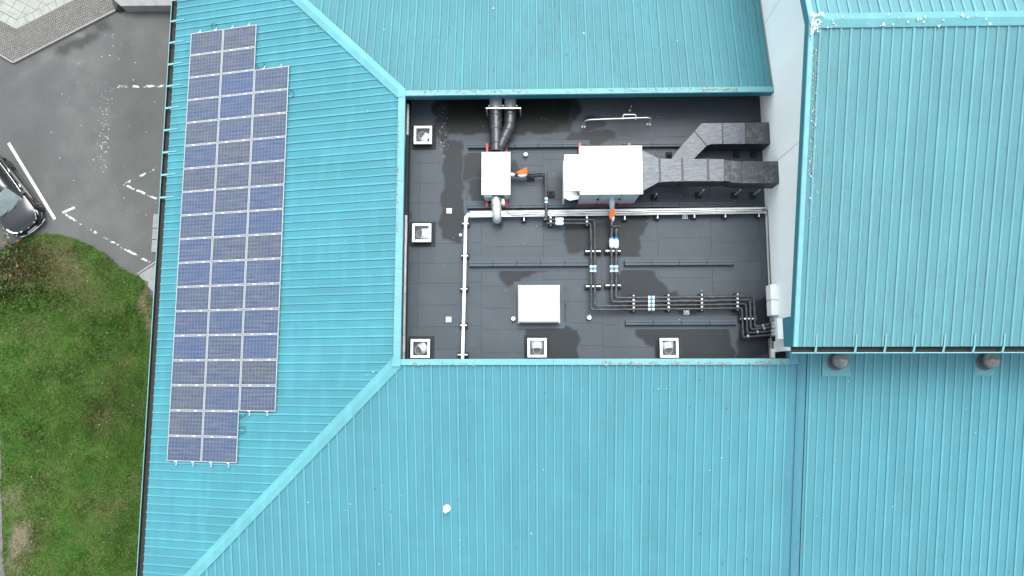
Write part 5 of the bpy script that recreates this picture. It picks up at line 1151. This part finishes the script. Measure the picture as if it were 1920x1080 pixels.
# ================================================================== ROOF VENTS
def domevent(px,py,fl,label):
    p=on_south(px,py,.0); t=thing('dome_vent',(p.x,p.y,p.z),label,'vent','dome vents on the lower roof'); nrm=Vector((0,-TP,1)).normalized()
    a,b,c,d=[on_south(*q,.055) for q in fl]; m=MB(); m.add([a,b,c,d]+[v_-Vector((0,0,.03)) for v_ in (a,b,c,d)],[(0,1,2,3)]+[(i,4+i,4+(i+1)%4,(i+1)%4) for i in range(4)]); m.build('flashing_plate','flashing',t)
    m=MB(); m.lathe(p,[(.36,.03),(.29,.10),(.285,.34),(.31,.36),(.31,.42)],24); m.build('upstand','dome_base',t,True)
    m=MB(); m.lathe(p,[(.30,.41),(.305,.44),(.27,.53),(.20,.60),(.10,.64),(.012,.65)],24); m.build('dome','dome',t,True)
domevent(1567,676,((1543,660),(1594,660),(1595,706),(1541,706)),'grey dome vent on a square plate below the hall gutter, left of two')
domevent(1845,676,((1829,660),(1868,660),(1866,705),(1827,705)),'grey dome vent on a square plate below the hall gutter, right of two')
p=on_south(838,953,.02); t=thing('roof_flue',p,'small white flue cap on the south roof','flue'); m=MB(); m.lathe(p,[(.14,0),(.135,.05),(.10,.06),(.09,.03)],20); m.build('flue_collar','white_paint',t,True)
m=MB(); m.tube([p,p+Vector((0,0,.12)),p+Vector((-.03,-.06,.20)),p+Vector((-.07,-.12,.22))],[.07,.075,.085,.08],14); m.build('flue_spout','white_plastic',t,True)
# ================================================================== CAR
pf=at(70.9,384.8,.34); pr=at(16.7,309.8,.34); fw=(pf-pr); fw.z=0; fw.normalize(); lf=Vector((-fw.y,fw.x,0)); cc=(pf+pr)/2-lf*.86; cc.z=0
car=thing('parked_car',cc,'black parked crossover car with silver trim beside the white bay line','car')
def CV(x,y,z): return cc+fw*x+lf*y+Vector((0,0,z))
ST=[(-2.19,.66,.46,.82,.02),(-2.13,.80,.36,.92,.03),(-1.95,.88,.28,1.00,.03),(-1.5,.91,.23,1.03,.03),(-.8,.915,.21,1.03,.03),(0,.915,.21,1.01,.03),(.7,.915,.21,1.00,.03),(1.0,.912,.22,.985,.05),(1.35,.905,.23,.955,.075),(1.65,.885,.24,.905,.085),(1.88,.84,.26,.845,.08),(2.04,.76,.28,.775,.06),(2.13,.64,.30,.70,.04),(2.18,.50,.33,.62,.02)]
rings=[]
for x,w_,zs,zb,c in ST:
    half=[(0,zs),(w_*.86,zs),(w_*.985,zs+.10),(w_*1.0,zs+.30),(w_*.992,zb-.22),(w_*.985,zb-.10),(w_*.945,zb-.02),(w_*.80,zb+c*.45),(w_*.45,zb+c*.85),(0,zb+c)]
    rings.append([CV(x,y,z) for y,z in half]+[CV(x,-y,z) for y,z in half[-2:0:-1]])
m=MB(); m.loft(rings); body=m.build('body','car_paint',car,True)
# cabin
def ring(z,x0,x1,w0,w1): return [(x1,0,z),(x1-.03,w1*.7,z),(x1-.12,w1,z),((x0+x1)/2,max(w0,w1)*1.01,z),(x0+.12,w0,z),(x0+.03,w0*.7,z),(x0,0,z),(x0+.03,-w0*.7,z),(x0+.12,-w0,z),((x0+x1)/2,-max(w0,w1)*1.01,z),(x1-.12,-w1,z),(x1-.03,-w1*.7,z)]
lv=[ring(.96,-2.02,1.16,.82,.80),ring(1.20,-1.90,.82,.77,.745),ring(1.42,-1.74,.50,.70,.68),ring(1.53,-1.62,.30,.63,.61),ring(1.575,-1.45,.10,.50,.48),ring(1.59,-1.2,-.15,.28,.26)]
m=MB(); m.loft([[CV(*p) for p in r] for r in lv]); cab=m.build('cabin','car_paint',car,True)
def glass(name,pts,mat,off=.012):
    P=[Vector(p) for p in pts]; n=(P[1]-P[0]).cross(P[2]-P[0]).normalized(); c=sum(P,Vector())/len(P); d=c-Vector((-.4,0,.9))
    if n.dot(d)<0: n=-n
    m=MB(); A=[p+n*off for p in P]; B=[p-n*.03 for p in P]; m.loft([[CV(*p) for p in A],[CV(*p) for p in B]]); return m.build(name,mat,car)
m=MB(); rows=[]
for k in range(5):
    f_=k/4; rows.append([CV(1.155-.13*abs(t_)**2.2-.745*f_-.02*math.sin(f_*3.1)*0+.03,t_*(.735-.135*f_),.985+.56*f_+.035*math.sin(f_*math.pi)-.03*abs(t_)**2) for t_ in np.linspace(-1,1,9)])
m.loft(rows,closed=False); m.build('windscreen','windscreen',car,True)
for sg in (1,-1):
    for nm,x0,x1,xt0,xt1 in (('side_window',.02,.92,.02,.36),('side_window',-.86,-.03,-.80,-.03),('side_window',-1.55,-.92,-1.35,-.86)):
        glass(nm,[(x0,sg*.815,1.03),(x1,sg*(.80),1.03),(xt1,sg*.665,1.46),(xt0,sg*.672,1.46)],'car_glass',.018)
    m=MB(); m.tube([CV(x,sg*y,z) for x,y,z in ((1.02,.835,1.015),(.3,.865,1.03),(-.6,.872,1.04),(-1.5,.86,1.06))],.011,6); m.build('belt_trim','chrome',car,True)
    m=MB(); m.tube([CV(x,sg*y,z) for x,y,z in ((.22,.575,1.57),(.05,.585,1.615),(-.7,.59,1.63),(-1.3,.585,1.60),(-1.42,.575,1.56))],.018,6); m.build('roof_rail','chrome',car,True)
    for x in (.25,-.75): m=MB(); m.tube([CV(x-.10,sg*.915,.87),CV(x,sg*.945,.875),CV(x+.10,sg*.915,.87)],[.012,.018,.012],6); m.build('door_handle','chrome',car,True)
    m=MB(); m.loft([[CV(x,sg*y,z) for y,z in ((.84,1.0),(1.04,.99),(1.06,1.10),(.86,1.12))] for x in (.70,.76,.84,.88)]); mi_=m.build('mirror','car_paint',car,True)
    m=MB(); m.tube([CV(x,sg*.925,.33) for x in (-.95,0,.95)],.035,6); m.build('sill_trim','car_plastic',car,True)
    for wx in (1.323,-1.323):
        m=MB(); m.lathe(CV(wx,sg*.70,.34),[(.20,0),(.325,0),(.345,.03),(.345,.19),(.325,.225),(.235,.23)],28,axis=lf*sg,capt=False,capb=True); wh=m.build('wheel','tyre',car,True)
        m=MB(); m.lathe(CV(wx,sg*.70,.34),[(.235,.228),(.225,.20),(.10,.19),(.05,.215),(.012,.216)],28,axis=lf*sg); 
        m.build('wheel_well','car_plastic',wh,True); m=MB()
        for k in range(5):
            an=k*2*math.pi/5+.3
            for dd in (-.16,.16):
                a_=CV(wx+.045*math.cos(an),sg*.925,.34+.045*math.sin(an)); b_=CV(wx+.232*math.cos(an+dd),sg*.930,.34+.232*math.sin(an+dd)); m.bar(a_,b_,.026,.03,up=lf*sg)
        m.build('rim','rim',wh); m=MB()
        arcp=[CV(wx+.40*math.cos(t_),sg*.905,.34+.40*math.sin(t_)) for t_ in np.linspace(-.1,math.pi+.1,13)]; m.tube(arcp,.035,6); m.build('wheel_arch','car_plastic',car,True)
    # headlamps
    m=MB(); hl=[(1.70,.79,.885),(1.93,.72,.835),(2.06,.60,.765),(2.10,.52,.72),(2.07,.58,.66),(1.95,.755,.70),(1.80,.845,.76)]; P=[CV(x+.03,sg*(y+.025),z+.02) for x,y,z in hl]; Q_=[CV(x-.1,sg*(y-.1),z-.04) for x,y,z in hl]; m.loft([P,Q_]); m.build('headlamp','lamp',car)
    m=MB(); P=[CV(2.145,sg*y,z) for y,z in ((.16,.60),(.20,.60),(.44,.735),(.42,.76))]; Q_=[CV(2.20,sg*y*.98,z-.03) for y,z in ((.16,.60),(.20,.60),(.44,.72),(.40,.75))]; m.loft([P,Q_]); m.build('grille_chrome','chrome',car)
    m=MB(); m.bbox((0,0,0),(.01,.01,.01),.001); m=MB(); m.bar(CV(2.10,sg*.66,.47),CV(2.02,sg*.78,.49),.05,.03); m.build('fog_lamp','chrome',car)
m=MB(); m.loft([[CV(2.165,y,z) for y,z in ((-.42,.72),(.42,.72),(.30,.54),(-.30,.54))],[CV(2.205,y,z) for y,z in ((-.40,.71),(.40,.71),(.28,.55),(-.28,.55))]]); m.build('grille','car_plastic',car)
m=MB(); m.lathe(CV(2.205,0,.655),[(.065,0),(.06,.012),(.03,.014)],16,axis=fw); m.build('badge','chrome',car,True)
m=MB(); P=[CV(2.10,-.74,.30),CV(2.19,-.45,.27),CV(2.225,0,.26),CV(2.19,.45,.27),CV(2.10,.74,.30)]; m.tube(P,.035,6); m.build('bumper_trim','chrome',car,True)
m=MB(); m.loft([[CV(2.06,y,z) for y,z in ((-.78,.52),(.78,.52),(.72,.30),(-.72,.30))],[CV(2.215,y,z) for y,z in ((-.50,.50),(.50,.50),(.46,.30),(-.46,.30))]]); m.build('bumper','car_plastic',car)
m=MB(); c=CV(2.232,0,.43); m.obox(c,fw,lf,(0,0,1),.006,.26,.056); m.build('number_plate','plate',car)
for y0,y1,x1 in ((.05,.62,1.0),(-.55,.08,1.02)): m=MB(); m.bar(CV(1.17,y0,1.035),CV(x1,y1,1.10),.02,.015); m.build('wiper','car_plastic',car)
m=MB(); m.quad(CV(1.3,-.5,.2),CV(1.3,.5,.2),CV(-1.8,.5,.2),CV(-1.8,-.5,.2)); m.build('underbody','car_plastic',car)
